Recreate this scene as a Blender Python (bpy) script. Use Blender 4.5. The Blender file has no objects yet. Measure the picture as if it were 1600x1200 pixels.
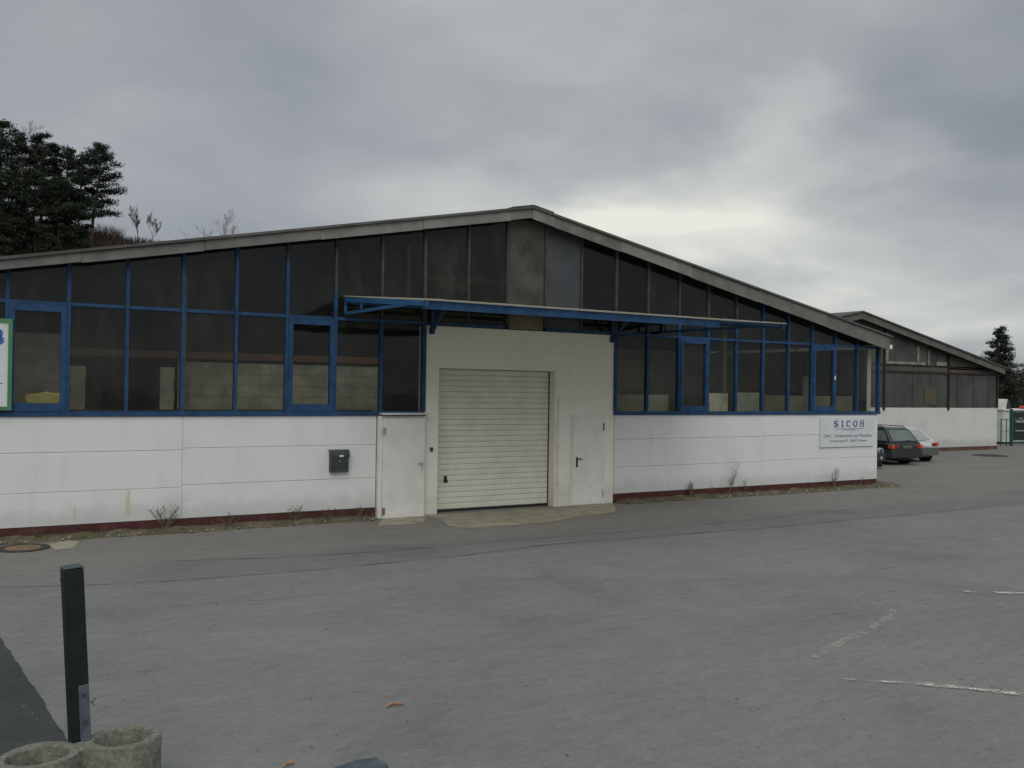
import bpy, bmesh, math, random
from mathutils import Vector, Matrix, noise

random.seed(11)
SC = bpy.context.scene
COL = SC.collection
R_ = math.radians

# ------------------------------------------------------------------ camera
F, YAW, PITCH, ROLL = 1426.0, 0.5342, 0.0042, 0.0153
CAM = Vector((-0.42, -17.885, 2.72))
FW = Vector((math.sin(YAW)*math.cos(PITCH), math.cos(YAW)*math.cos(PITCH), math.sin(PITCH)))
RT0 = Vector((math.cos(YAW), -math.sin(YAW), 0)); UP0 = RT0.cross(FW)
RT = RT0*math.cos(ROLL) + UP0*math.sin(ROLL)
UP = -RT0*math.sin(ROLL) + UP0*math.cos(ROLL)
cd = bpy.data.cameras.new('camera'); cam = bpy.data.objects.new('camera', cd); COL.objects.link(cam)
cd.sensor_width = 36; cd.lens = F/1600*36; cd.clip_start = 0.1; cd.clip_end = 3000
cam.matrix_world = Matrix(((RT.x, UP.x, -FW.x, CAM.x), (RT.y, UP.y, -FW.y, CAM.y), (RT.z, UP.z, -FW.z, CAM.z), (0, 0, 0, 1)))
SC.camera = cam

def ray(u, v): return FW + RT*((u-800)/F) + UP*((600-v)/F)
def on_y(u, v, Y):                      # measured point of the photograph on a plane Y = const
    d = ray(u, v); return CAM + d*((Y-CAM.y)/d.y)
GZ = -0.05                              # level of the yard
def on_z(u, v, Z=GZ):
    d = ray(u, v); return CAM + d*((Z-CAM.z)/d.z)

# ------------------------------------------------------------------ light
SUN_EL, SUN_AZ = 40, 208               # azimuth clockwise from +Y
sd = bpy.data.lights.new('sun', 'SUN'); sun = bpy.data.objects.new('sun', sd); COL.objects.link(sun)
sd.energy = 1.25; sd.angle = R_(50); sd.color = (1.0, 0.965, 0.91)
el, az = R_(SUN_EL), R_(SUN_AZ)
sdir = Vector((math.sin(az)*math.cos(el), math.cos(az)*math.cos(el), math.sin(el)))
sun.rotation_euler = sdir.to_track_quat('Z', 'Y').to_euler()
sun.location = (0, -10, 30)

SC.view_settings.view_transform = 'Standard'
try: SC.view_settings.look = 'None'
except Exception: pass
SC.view_settings.exposure = 0.0; SC.view_settings.gamma = 1.0
SC.view_settings.use_curve_mapping = False

W = bpy.data.worlds.new('World'); SC.world = W; W.use_nodes = True
nt = W.node_tree; nt.nodes.clear()
class G:
    """tiny node-graph helper"""
    def __init__(s, t): s.t = t
    def n(s, k, **kw):
        x = s.t.nodes.new(k)
        for a, b in kw.items(): setattr(x, a, b)
        return x
    def put(s, sock, v):
        if isinstance(v, bpy.types.NodeSocket): s.t.links.new(v, sock)
        elif v is not None:
            if hasattr(sock.default_value, '__len__') and not hasattr(v, '__len__'): v = (v,)*len(sock.default_value)
            if hasattr(sock.default_value, '__len__') and len(sock.default_value) == 4 and len(v) == 3: v = tuple(v)+(1,)
            sock.default_value = v
    def m(s, op, a, b=0.5, c=None, clamp=False):
        x = s.n('ShaderNodeMath', operation=op, use_clamp=clamp); s.put(x.inputs[0], a); s.put(x.inputs[1], b)
        if c is not None: s.put(x.inputs[2], c)
        return x.outputs[0]
    def v(s, op, a, b=None, sc=None):
        x = s.n('ShaderNodeVectorMath', operation=op); s.put(x.inputs[0], a)
        if b is not None: s.put(x.inputs[1], b)
        if sc is not None: s.put(x.inputs['Scale'], sc)
        return x.outputs['Value'] if op in ('DOT_PRODUCT', 'LENGTH', 'DISTANCE') else x.outputs[0]
    def mix(s, f, a, b, bt='MIX'):
        x = s.n('ShaderNodeMix', data_type='RGBA', blend_type=bt); s.put(x.inputs[0], f); s.put(x.inputs[6], a); s.put(x.inputs[7], b)
        return x.outputs[2]
    def ramp(s, f, a, b, lo=0.0, hi=1.0, smooth=True):
        x = s.n('ShaderNodeMapRange', interpolation_type='SMOOTHSTEP' if smooth else 'LINEAR')
        for i, q in enumerate((f, a, b, lo, hi)): s.put(x.inputs[i], q)
        return x.outputs[0]
    def noise(s, vec, scale, detail=3, rough=0.5, col=False, dist=0.0):
        x = s.n('ShaderNodeTexNoise'); s.put(x.inputs['Vector'], vec); s.put(x.inputs['Scale'], scale)
        s.put(x.inputs['Detail'], detail); s.put(x.inputs['Roughness'], rough); s.put(x.inputs['Distortion'], dist)
        return x.outputs['Color' if col else 'Fac']
    def sep(s, v):
        x = s.n('ShaderNodeSeparateXYZ'); s.put(x.inputs[0], v); return x.outputs
    def comb(s, a, b, c):
        x = s.n('ShaderNodeCombineXYZ')
        for i, q in enumerate((a, b, c)): s.put(x.inputs[i], q)
        return x.outputs[0]

def build_sky():
    g = G(nt)
    sky = g.n('ShaderNodeTexSky', sky_type='NISHITA')
    sky.sun_disc = False; sky.sun_elevation = R_(SUN_EL); sky.sun_rotation = R_(SUN_AZ)
    d = g.n('ShaderNodeTexCoord').outputs['Generated']
    d = g.v('NORMALIZE', d)
    x, y, z = g.sep(d)
    # cloud deck: directions projected on a flat layer, so the clouds flatten towards the horizon
    zz = g.m('ADD', g.m('MAXIMUM', z, 0.0), 0.22)
    p = g.comb(g.m('DIVIDE', x, zz), g.m('DIVIDE', y, zz), 0.0)
    big = g.noise(p, 0.75, 4, 0.5, dist=0.3)
    mid = g.noise(g.v('ADD', p, (7.3, 2.1, 0.4)), 2.1, 4, 0.5, dist=0.3)
    fine = g.noise(g.v('ADD', p, (1.3, 9.1, 3.4)), 5.5, 5, 0.6)
    t = g.m('ADD', g.m('MULTIPLY', big, 0.62), g.m('ADD', g.m('MULTIPLY', mid, 0.30), g.m('MULTIPLY', fine, 0.08)))
    base = g.ramp(t, 0.32, 0.68)
    # thinner and thicker stretches of the deck (clouds as they stood that day), edges broken by noise
    wob = g.v('SCALE', g.v('SUBTRACT', g.noise(p, 1.5, 4, 0.5, col=True), (0.5, 0.5, 0.5)), sc=0.26)
    dw = g.v('NORMALIZE', g.v('ADD', d, wob))
    def blob(u, v, su, sv, ang=0.0):
        c = ray(u, v).normalized()
        a1 = Vector((c.y, -c.x, 0)).normalized(); a2 = a1.cross(c).normalized()
        ca, sa = math.cos(R_(ang)), math.sin(R_(ang))
        b1 = a1*ca + a2*sa; b2 = -a1*sa + a2*ca
        q1 = g.m('DIVIDE', g.v('DOT_PRODUCT', g.v('SUBTRACT', dw, tuple(c)), tuple(b1)), su)
        q2 = g.m('DIVIDE', g.v('DOT_PRODUCT', g.v('SUBTRACT', dw, tuple(c)), tuple(b2)), sv)
        rr = g.m('ADD', g.m('MULTIPLY', q1, q1), g.m('MULTIPLY', q2, q2))
        fr = g.ramp(g.v('DOT_PRODUCT', d, tuple(c)), 0.0, 0.5)
        return g.m('MULTIPLY', g.ramp(rr, 0.0, 1.0, 1.0, 0.0), fr)
    s = g.m('ADD', g.m('MULTIPLY', base, 0.30), 0.25)
    for b, w in ((blob(1060, 305, .34, .15, 6), .30), (blob(1060, 292, .17, .075, 6), .22), (blob(1310, 135, .20, .07, 10), .04), (blob(1180, 420, .36, .10, -8), .10),
                 (blob(950, 30, .40, .14, 0), .14), (blob(480, 285, .36, .10, 5), .14),
                 (blob(1300, 420, .60, .12, -4), .22), (blob(740, 190, .40, .07, 8), -.05),
                 (blob(1570, 70, .18, .12, 0), -.22), (blob(60, 150, .42, .26, 0), -.10), (blob(1380, 215, .26, .05, 8), -.07), (blob(1140, 50, .16, .07, 20), -.07),
                 (blob(1580, 330, .22, .09, 0), -.10)):
        s = g.m('ADD', s, g.m('MULTIPLY', b, w))
    s = g.m('MAXIMUM', g.m('MINIMUM', s, 1.0), 0.0)
    cr = g.n('ShaderNodeValToRGB'); g.put(cr.inputs[0], s)
    e = cr.color_ramp.elements
    e[0].position = 0.0; e[0].color = (.212, .234, .262, 1)
    e[1].position = 1.0; e[1].color = (.840, .825, .745, 1)
    for pos, c in ((.25, (.284, .304, .332)), (.5, (.392, .414, .428)), (.75, (.560, .577, .560))):
        q = e.new(pos); q.color = c+(1,)
    cloud = cr.outputs[0]
    # an overcast sky grows brighter towards the zenith
    zen = g.ramp(z, 0.35, 1.0, 1.0, 2.0)
    cloud = g.v('SCALE', cloud, sc=g.m('MULTIPLY', zen, 10.0))   # the background runs at strength 0.1
    low = g.ramp(z, -0.02, 0.0)
    cloud = g.mix(low, (1.6, 1.6, 1.55), cloud)
    c = g.mix(0.94, sky.outputs[0], cloud)
    bg = g.n('ShaderNodeBackground'); g.put(bg.inputs[0], c); bg.inputs[1].default_value = 0.1
    out = g.n('ShaderNodeOutputWorld'); nt.links.new(bg.outputs[0], out.inputs[0])
build_sky()

# ------------------------------------------------------------------ materials
MATS = {}
def mat(name, col, rough=0.8, var=0.12, scale=4.0, spec=0.3, metal=0.0, bump=0.0, bscale=60, stretch=(1, 1, 1),
        col2=None, amt2=(0.55, 0.7), scale2=1.2, stretch2=(1, 1, 1), coat=0.0):
    if name in MATS: return MATS[name]
    m = bpy.data.materials.new(name); m.use_nodes = True; t = m.node_tree; g = G(t)
    b = t.nodes['Principled BSDF']
    pos = g.n('ShaderNodeNewGeometry').outputs['Position']
    n1 = g.noise(g.v('MULTIPLY', pos, stretch), scale, 5, 0.6)
    lo = tuple(c*(1-var) for c in col); hi = tuple(min(1, c*(1+var)) for c in col)
    c = g.mix(g.ramp(n1, 0.3, 0.7), lo, hi)
    if col2:
        n2 = g.noise(g.v('MULTIPLY', pos, stretch2), scale2, 6, 0.65)
        c = g.mix(g.ramp(n2, amt2[0], amt2[1]), c, col2)
    g.put(b.inputs['Base Color'], c)
    b.inputs['Roughness'].default_value = rough; b.inputs['Metallic'].default_value = metal
    b.inputs['Specular IOR Level'].default_value = spec
    if coat: b.inputs['Coat Weight'].default_value = coat; b.inputs['Coat Roughness'].default_value = 0.06
    if bump:
        bn = g.n('ShaderNodeBump'); bn.inputs['Strength'].default_value = bump; bn.inputs['Distance'].default_value = 0.01
        g.put(bn.inputs['Height'], g.noise(pos, bscale, 4, 0.6)); g.put(b.inputs['Normal'], bn.outputs[0])
    MATS[name] = m; return m

def asphalt(name, base, tint, rough=0.9, streak=1.0):
    m = bpy.data.materials.new(name); m.use_nodes = True; t = m.node_tree; g = G(t); b = t.nodes['Principled BSDF']
    pos = g.n('ShaderNodeNewGeometry').outputs['Position']
    a = g.noise(pos, 0.16, 4, 0.55); c2 = g.noise(g.v('MULTIPLY', pos, (.35, 1.0, 1)), 0.9, 6, 0.62, dist=0.6)
    f = g.noise(g.v('MULTIPLY', pos, (.5, 1.6, 1)), 5.0, 6, 0.7); sp = g.noise(pos, 80, 3, 0.75)
    big = g.noise(g.v('ADD', pos, (31, 4, 0)), 0.33, 5, 0.6, dist=0.8)
    v = g.m('ADD', 1.0, g.m('MULTIPLY', g.m('SUBTRACT', a, .5), .34))
    v = g.m('ADD', v, g.m('MULTIPLY', g.m('SUBTRACT', c2, .5), .34*streak))
    v = g.m('ADD', v, g.m('MULTIPLY', g.m('SUBTRACT', f, .5), .34))
    v = g.m('ADD', v, g.m('MULTIPLY', g.m('SUBTRACT', sp, .5), 1.15))
    # darker old stains and pale scuffs
    st2 = g.noise(g.v('MULTIPLY', pos, (.45, 1.3, 1)), 11, 5, .75); gr = g.noise(pos, 30, 4, .7)
    v = g.m('ADD', v, g.m('MULTIPLY', g.m('SUBTRACT', st2, .5), .50)); v = g.m('ADD', v, g.m('MULTIPLY', g.m('SUBTRACT', gr, .5), .55))
    v = g.m('MULTIPLY', v, g.ramp(big, .56, .70, 1.0, .88))
    v = g.m('ADD', v, g.ramp(g.noise(g.v('MULTIPLY', pos, (.6, 1.6, 1)), 2.6, 6, .7, dist=1.0), .57, .76, 0.0, .20))
    v = g.m('MULTIPLY', v, g.ramp(g.noise(g.v('MULTIPLY', pos, (.6, 1.2, 1)), 5.0, 4, .65), .62, .74, 1.0, .72))
    v = g.m('MULTIPLY', v, g.ramp(g.noise(pos, 13.0, 3, .6), .68, .74, 1.0, .62))
    col = g.mix(g.ramp(big, .35, .65), base, tint)
    if streak == 1.0:      # the strip before the hall is an older, browner surface
        px, py, pz = g.sep(pos)
        yy = g.m('ADD', py, g.m('MULTIPLY', g.m('SUBTRACT', g.noise(pos, .8, 5, .6), .5), 1.0))
        col = g.mix(g.ramp(yy, -3.4, -2.6, 0.0, .75), col, (.190, .182, .162))
        v = g.m('MULTIPLY', v, g.m('SUBTRACT', 1.0, g.m('MULTIPLY', g.m('MULTIPLY', g.ramp(py, -4.75, -4.5), g.ramp(py, -3.6, -2.6, 1.0, 0.0)), .11)))
    col = g.v('SCALE', col, sc=v)
    g.put(b.inputs['Base Color'], col); b.inputs['Roughness'].default_value = rough; b.inputs['Specular IOR Level'].default_value = 0.22
    bn = g.n('ShaderNodeBump'); bn.inputs['Strength'].default_value = .5; bn.inputs['Distance'].default_value = .006
    g.put(bn.inputs['Height'], g.m('ADD', sp, g.m('MULTIPLY', f, .8))); g.put(b.inputs['Normal'], bn.outputs[0])
    MATS[name] = m; return m

def white_wall(name, col, grime, stains=()):
    m = bpy.data.materials.new(name); m.use_nodes = True; t = m.node_tree; g = G(t); b = t.nodes['Principled BSDF']
    pos = g.n('ShaderNodeNewGeometry').outputs['Position']; x, y, z = g.sep(pos)
    n1 = g.noise(pos, 1.1, 5, .6); n2 = g.noise(g.v('MULTIPLY', pos, (1, 1, .16)), 3.2, 5, .65); n3 = g.noise(pos, 26, 4, .6)
    f = g.m('ADD', g.m('MULTIPLY', g.ramp(n2, .52, .82), .38), g.m('MULTIPLY', g.ramp(n1, .42, .8), .40))
    f = g.m('ADD', f, g.m('MULTIPLY', g.ramp(n3, .6, .8), .18))
    # splash-back dirt just above the soil, with a ragged edge
    sp = g.ramp(g.m('SUBTRACT', z, g.m('MULTIPLY', g.noise(pos, 3.0, 5, .7), .70)), -.10, .26, .75, 0.0)
    f = g.m('MINIMUM', g.m('ADD', f, sp), 1.0)
    c = g.mix(f, col, grime)
    for (sx, z0, z1, wd, sc) in stains:
        q = g.m('DIVIDE', g.m('ADD', g.m('SUBTRACT', x, sx), g.m('MULTIPLY', g.m('SUBTRACT', g.noise(pos, 9, 3), .5), wd*1.2)), wd)
        k = g.ramp(g.m('MULTIPLY', q, q), 0, 1, 1, 0)
        k = g.m('MULTIPLY', k, g.m('MULTIPLY', g.ramp(z, z0, z0+.25), g.ramp(z, z1-.12, z1, 1, 0)))
        k = g.m('MULTIPLY', k, g.ramp(g.noise(g.v('MULTIPLY', pos, (1, 1, .2)), 14, 3), .25, .6))
        c = g.mix(g.m('MULTIPLY', k, .75), c, sc)
    g.put(b.inputs['Base Color'], c); b.inputs['Roughness'].default_value = .75; b.inputs['Specular IOR Level'].default_value = .25
    bn = g.n('ShaderNodeBump'); bn.inputs['Strength'].default_value = .25; bn.inputs['Distance'].default_value = .008
    g.put(bn.inputs['Height'], g.noise(pos, 45, 4, .65)); g.put(b.inputs['Normal'], bn.outputs[0])
    MATS[name] = m; return m

def glass(name, tint, refl=1.0, dirt=.10, dirtcol=(.16, .17, .14), front=True):
    m = bpy.data.materials.new(name); m.use_nodes = True; t = m.node_tree; g = G(t); t.nodes.clear()
    out = g.n('ShaderNodeOutputMaterial'); tr = g.n('ShaderNodeBsdfTransparent'); g.put(tr.inputs[0], tint)
    if front:
        pos = g.n('ShaderNodeNewGeometry').outputs['Position']
        lw = g.n('ShaderNodeLayerWeight'); lw.inputs[0].default_value = .5
        fr = g.m('ADD', g.m('MULTIPLY', g.m('POWER', lw.outputs['Facing'], 5.0), .92), .05*refl)
        gl = g.n('ShaderNodeBsdfGlossy'); gl.inputs['Roughness'].default_value = .04
        bn = g.n('ShaderNodeBump'); bn.inputs['Strength'].default_value = .12; bn.inputs['Distance'].default_value = .03
        g.put(bn.inputs['Height'], g.noise(pos, 1.5, 2)); g.put(gl.inputs['Normal'], bn.outputs[0])
        mx = g.n('ShaderNodeMixShader'); g.put(mx.inputs[0], fr); g.put(mx.inputs[1], tr.outputs[0]); g.put(mx.inputs[2], gl.outputs[0])
        df = g.n('ShaderNodeBsdfDiffuse'); g.put(df.inputs[0], dirtcol)
        n = g.noise(g.v('MULTIPLY', pos, (1, 1, .35)), 2.3, 6, .65); n2 = g.noise(pos, .8, 4, .6)
        rd = g.n('ShaderNodeObjectInfo').outputs['Random']
        k = g.m('MULTIPLY', g.m('MULTIPLY', g.m('ADD', g.ramp(n, .35, .8), g.m('MULTIPLY', n2, .6)), dirt), g.m('ADD', .45, g.m('MULTIPLY', rd, 1.5)))
        m2 = g.n('ShaderNodeMixShader'); g.put(m2.inputs[0], k); g.put(m2.inputs[1], mx.outputs[0]); g.put(m2.inputs[2], df.outputs[0])
        t.links.new(m2.outputs[0], out.inputs[0])
    else: t.links.new(tr.outputs[0], out.inputs[0])
    MATS[name] = m; return m

A_YARD = asphalt('yard_asphalt', (.206, .205, .193), (.184, .189, .179))
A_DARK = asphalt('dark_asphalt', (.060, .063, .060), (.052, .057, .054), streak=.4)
def seam_mat(name, col, lo, hi, top):
    m = bpy.data.materials.new(name); m.use_nodes = True; t = m.node_tree; g = G(t); b = t.nodes['Principled BSDF']
    pos = g.n('ShaderNodeNewGeometry').outputs['Position']
    g.put(b.inputs['Base Color'], col); b.inputs['Roughness'].default_value = .85
    g.put(b.inputs['Alpha'], g.ramp(g.m('ADD', g.m('MULTIPLY', g.noise(pos, 1.1, 4, .6), .6), g.m('MULTIPLY', g.noise(pos, 9, 4, .7), .4)), lo, hi, 0, top)); return m
A_SEAM = seam_mat('seam_tar', (.095, .095, .088), .34, .66, .70)
A_CRACK = seam_mat('faint_crack', (.12, .12, .11), .40, .66, .45)
CONC_APRON = mat('apron_concrete', (.315, .295, .225), .9, .18, 2.5, bump=.4, col2=(.22, .212, .175), amt2=(.55, .75), scale2=1.6)
WALL_L = white_wall('wall_paint', (.705, .715, .705), (.53, .54, .53),
                    stains=((2.06, .12, .82, .05, (.50, .46, .26)), (1.18, .1, .55, .035, (.52, .49, .33))))
JOINTM = mat('joint_grey', (.56, .565, .55), .9, .12, 3)
BLOCK_P = white_wall('portal_paint', (.80, .785, .705), (.66, .645, .565), stains=((11.42, -.1, 2.6, .06, (.60, .53, .36)),))
BLUE = mat('blue_frame_paint', (.018, .058, .135), .55, .25, 5, .25, col2=(.026, .045, .08), amt2=(.6, .8), scale2=2.0)
BARE = mat('weathered_bare_steel', (.062, .059, .053), .8, .25, 6, col2=(.085, .055, .04), amt2=(.58, .75), scale2=2)
PLINTH = mat('plinth_red_paint', (.075, .026, .024), .8, .3, 5, bump=.3, col2=(.07, .055, .045), amt2=(.55, .75), scale2=3)
FASC = mat('fibre_cement_fascia', (.165, .160, .150), .9, .2, 2.2, bump=.3, col2=(.13, .13, .12), amt2=(.5, .75), scale2=1.4, stretch2=(1, 1, 2))
FASC_P = mat('pale_fibre_cement', (.205, .20, .187), .9, .18, 2.2, bump=.3, col2=(.17, .165, .15), amt2=(.55, .75), scale2=1.4)
ROOF = mat('roof_sheet_grey', (.10, .10, .095), .85, .25, 1.5, col2=(.07, .08, .06), amt2=(.5, .7))
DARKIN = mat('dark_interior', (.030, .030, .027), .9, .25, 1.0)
BLOCKIN = mat('interior_block_grey', (.58, .555, .47), .9, .25, 2.0, bump=.3)
DULLIN = mat('interior_dull_panel', (.235, .22, .18), .9, .25, 1.3)
ORANGE = mat('orange_beam_paint', (.25, .11, .055), .7, .2, 3)
STEELP = mat('pale_steel', (.36, .36, .33), .6, .15, 4)
GLASS = glass('pane_glass', (.70, .73, .66), .80, .075)
GLASS_B = glass('pane_back', (.97, .97, .97), front=False)
GLASS_D = glass('dusty_pane_glass', (.62, .63, .57), .75, .12)
PANEL_BR = mat('stained_brown_board', (.050, .047, .040), .6, .3, 1.2, .4, col2=(.082, .077, .061), amt2=(.45, .62), scale2=.8)
PANEL_BL = mat('blue_grey_board', (.056, .062, .068), .55, .15, 1.5, .4)
DOORW = mat('door_white_enamel', (.70, .70, .665), .5, .06, 3, .4, col2=(.63, .63, .60), amt2=(.55, .8), scale2=1.3)
DOORG = mat('door_grey_white', (.71, .735, .70), .5, .06, 3, .4, col2=(.65, .675, .64), amt2=(.5, .8), scale2=1.3)
SLAT = mat('garage_slat_cream', (.70, .695, .60), .55, .07, 2.5, .4, col2=(.62, .615, .53), amt2=(.55, .8), scale2=1.5, stretch2=(.4, 1, 2))
BLACKP = mat('black_plastic', (.018, .018, .019), .45, .1)
ZINC = mat('zinc_metal', (.46, .48, .50), .45, .12, 6, metal=.6)
ALU = mat('pale_metal_strip', (.60, .60, .58), .5, .1)
MAILM = mat('mailbox_grey_green', (.040, .050, .048), .45, .15, 6, .5)
PAPER = mat('paper_white', (.72, .72, .70), .8, .04)
SIGNB = mat('sign_board_white', (.62, .655, .655), .45, .05, 2, .45)
SIGNT = mat('sign_blue_print', (.028, .055, .20), .6, .08)
SIGNF = mat('sign_faded_print', (.12, .145, .24), .6, .15)
SIGNG = mat('sign_green_frame', (.075, .215, .105), .5, .12)
SOIL = mat('dry_soil', (.115, .098, .070), .95, .4, 3, bump=.8, bscale=25, col2=(.085, .088, .045), amt2=(.48, .62), scale2=2.2)
GRASS = mat('dead_grass_blades', (.20, .175, .105), .9, .35, 4, col2=(.10, .115, .045), amt2=(.5, .6), scale2=1.5)
TWIG = mat('dry_weed_twigs', (.14, .115, .085), .9, .3, 6)
POSTG = mat('post_dark_green', (.007, .015, .012), .5, .25, 5, .4)
PLATE = mat('plate_zinc_blue', (.115, .14, .17), .5, .25, 8, metal=.3, col2=(.08, .09, .10), amt2=(.5, .7), scale2=9)
RINGC = mat('ring_concrete', (.195, .192, .158), .95, .30, 30, bump=.8, bscale=90, col2=(.125, .130, .095), amt2=(.48, .72), scale2=5)
STONE = mat('slate_blue_stone', (.075, .098, .112), .8, .25, 6, bump=.5)
RUST = mat('rusty_iron', (.235, .165, .10), .85, .25, 6, bump=.5)
IRON = mat('dark_iron', (.055, .047, .042), .8, .25, 6, bump=.5)
LINE = None
BARK = mat('pine_bark', (.085, .058, .042), .95, .3, 3)
NEEDLE = mat('pine_needles', (.030, .042, .023), .8, .45, .9, col2=(.016, .024, .015), amt2=(.42, .6), scale2=.5)
SPRUCE = mat('spruce_needles', (.030, .042, .026), .8, .35, .8, col2=(.020, .030, .020), amt2=(.42, .6), scale2=.5)
BARET = mat('bare_twigs_grey', (.12, .105, .092), .95, .25, 2)
BRUSHM = mat('brown_brush_twigs', (.078, .055, .042), .95, .35, .5, col2=(.045, .036, .029), amt2=(.45, .6), scale2=.2)
HILLM = mat('hill_leaf_litter', (.075, .056, .040), .95, .35, .3, col2=(.045, .042, .028), amt2=(.45, .6), scale2=.12)
WALL2 = white_wall('second_wall_paint', (.62, .625, .60), (.45, .455, .425))
REDST = mat('dark_red_steel', (.036, .021, .020), .8, .3, 3)
BAND2 = mat('grey_brown_cladding', (.085, .082, .072), .85, .2, 1.5)
PROF = mat('dirty_profiled_glass', (.052, .056, .048), .4, .3, 1.0, .4, col2=(.078, .077, .066), amt2=(.55, .75), scale2=.8, stretch2=(2, 1, .4))
PALEF = mat('pale_old_frame', (.23, .23, .205), .8, .25, 3)
FASC2 = mat('second_fascia_grey', (.125, .121, .108), .9, .22, 1.5, col2=(.09, .09, .08), amt2=(.5, .72))
CARG = mat('car_paint_dark_green', (.007, .014, .013), .3, .08, 3, .5, coat=.6)
CARW = mat('car_paint_white', (.52, .54, .53), .3, .03, 3, .5, coat=.5)
CARB = mat('car_paint_dark_blue', (.012, .014, .04), .3, .08, 3, .5, coat=.6)
BUMPD = mat('bumper_dark_plastic', (.030, .037, .036), .6, .1)
BUMPG = mat('bumper_grey_plastic', (.095, .105, .098), .6, .1)
CGLASS = mat('car_window_glass', (.115, .145, .135), .06, .1, 2, .6)
CGLASSL = mat('car_rear_glass_pale', (.27, .30, .285), .08, .1, 2, .6)
RUBBER = mat('tyre_rubber', (.016, .016, .016), .85, .1)
RIMM = mat('wheel_rim_silver', (.42, .43, .45), .35, .08, 5, metal=.5)
REDL = mat('red_lamp_plastic', (.22, .018, .016), .3, .1, 5, .5)
ORAL = mat('orange_lamp_plastic', (.42, .075, .022), .25, .1, 5, .5)
GREENF = mat('gate_green_paint', (.020, .075, .070), .5, .15)
CABW = mat('cabin_white_panel', (.56, .60, .52), .6, .1, 2, col2=(.42, .45, .38), amt2=(.5, .75))
YELF = mat('yellow_foam', (.55, .47, .22), .9, .15, 4, col2=(.58, .30, .12), amt2=(.52, .6), scale2=3)
YELP = mat('yellow_hoist_paint', (.36, .31, .035), .6, .1)
LEAFM = mat('dry_leaf_orange', (.40, .215, .105), .8, .25, 20)

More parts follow.
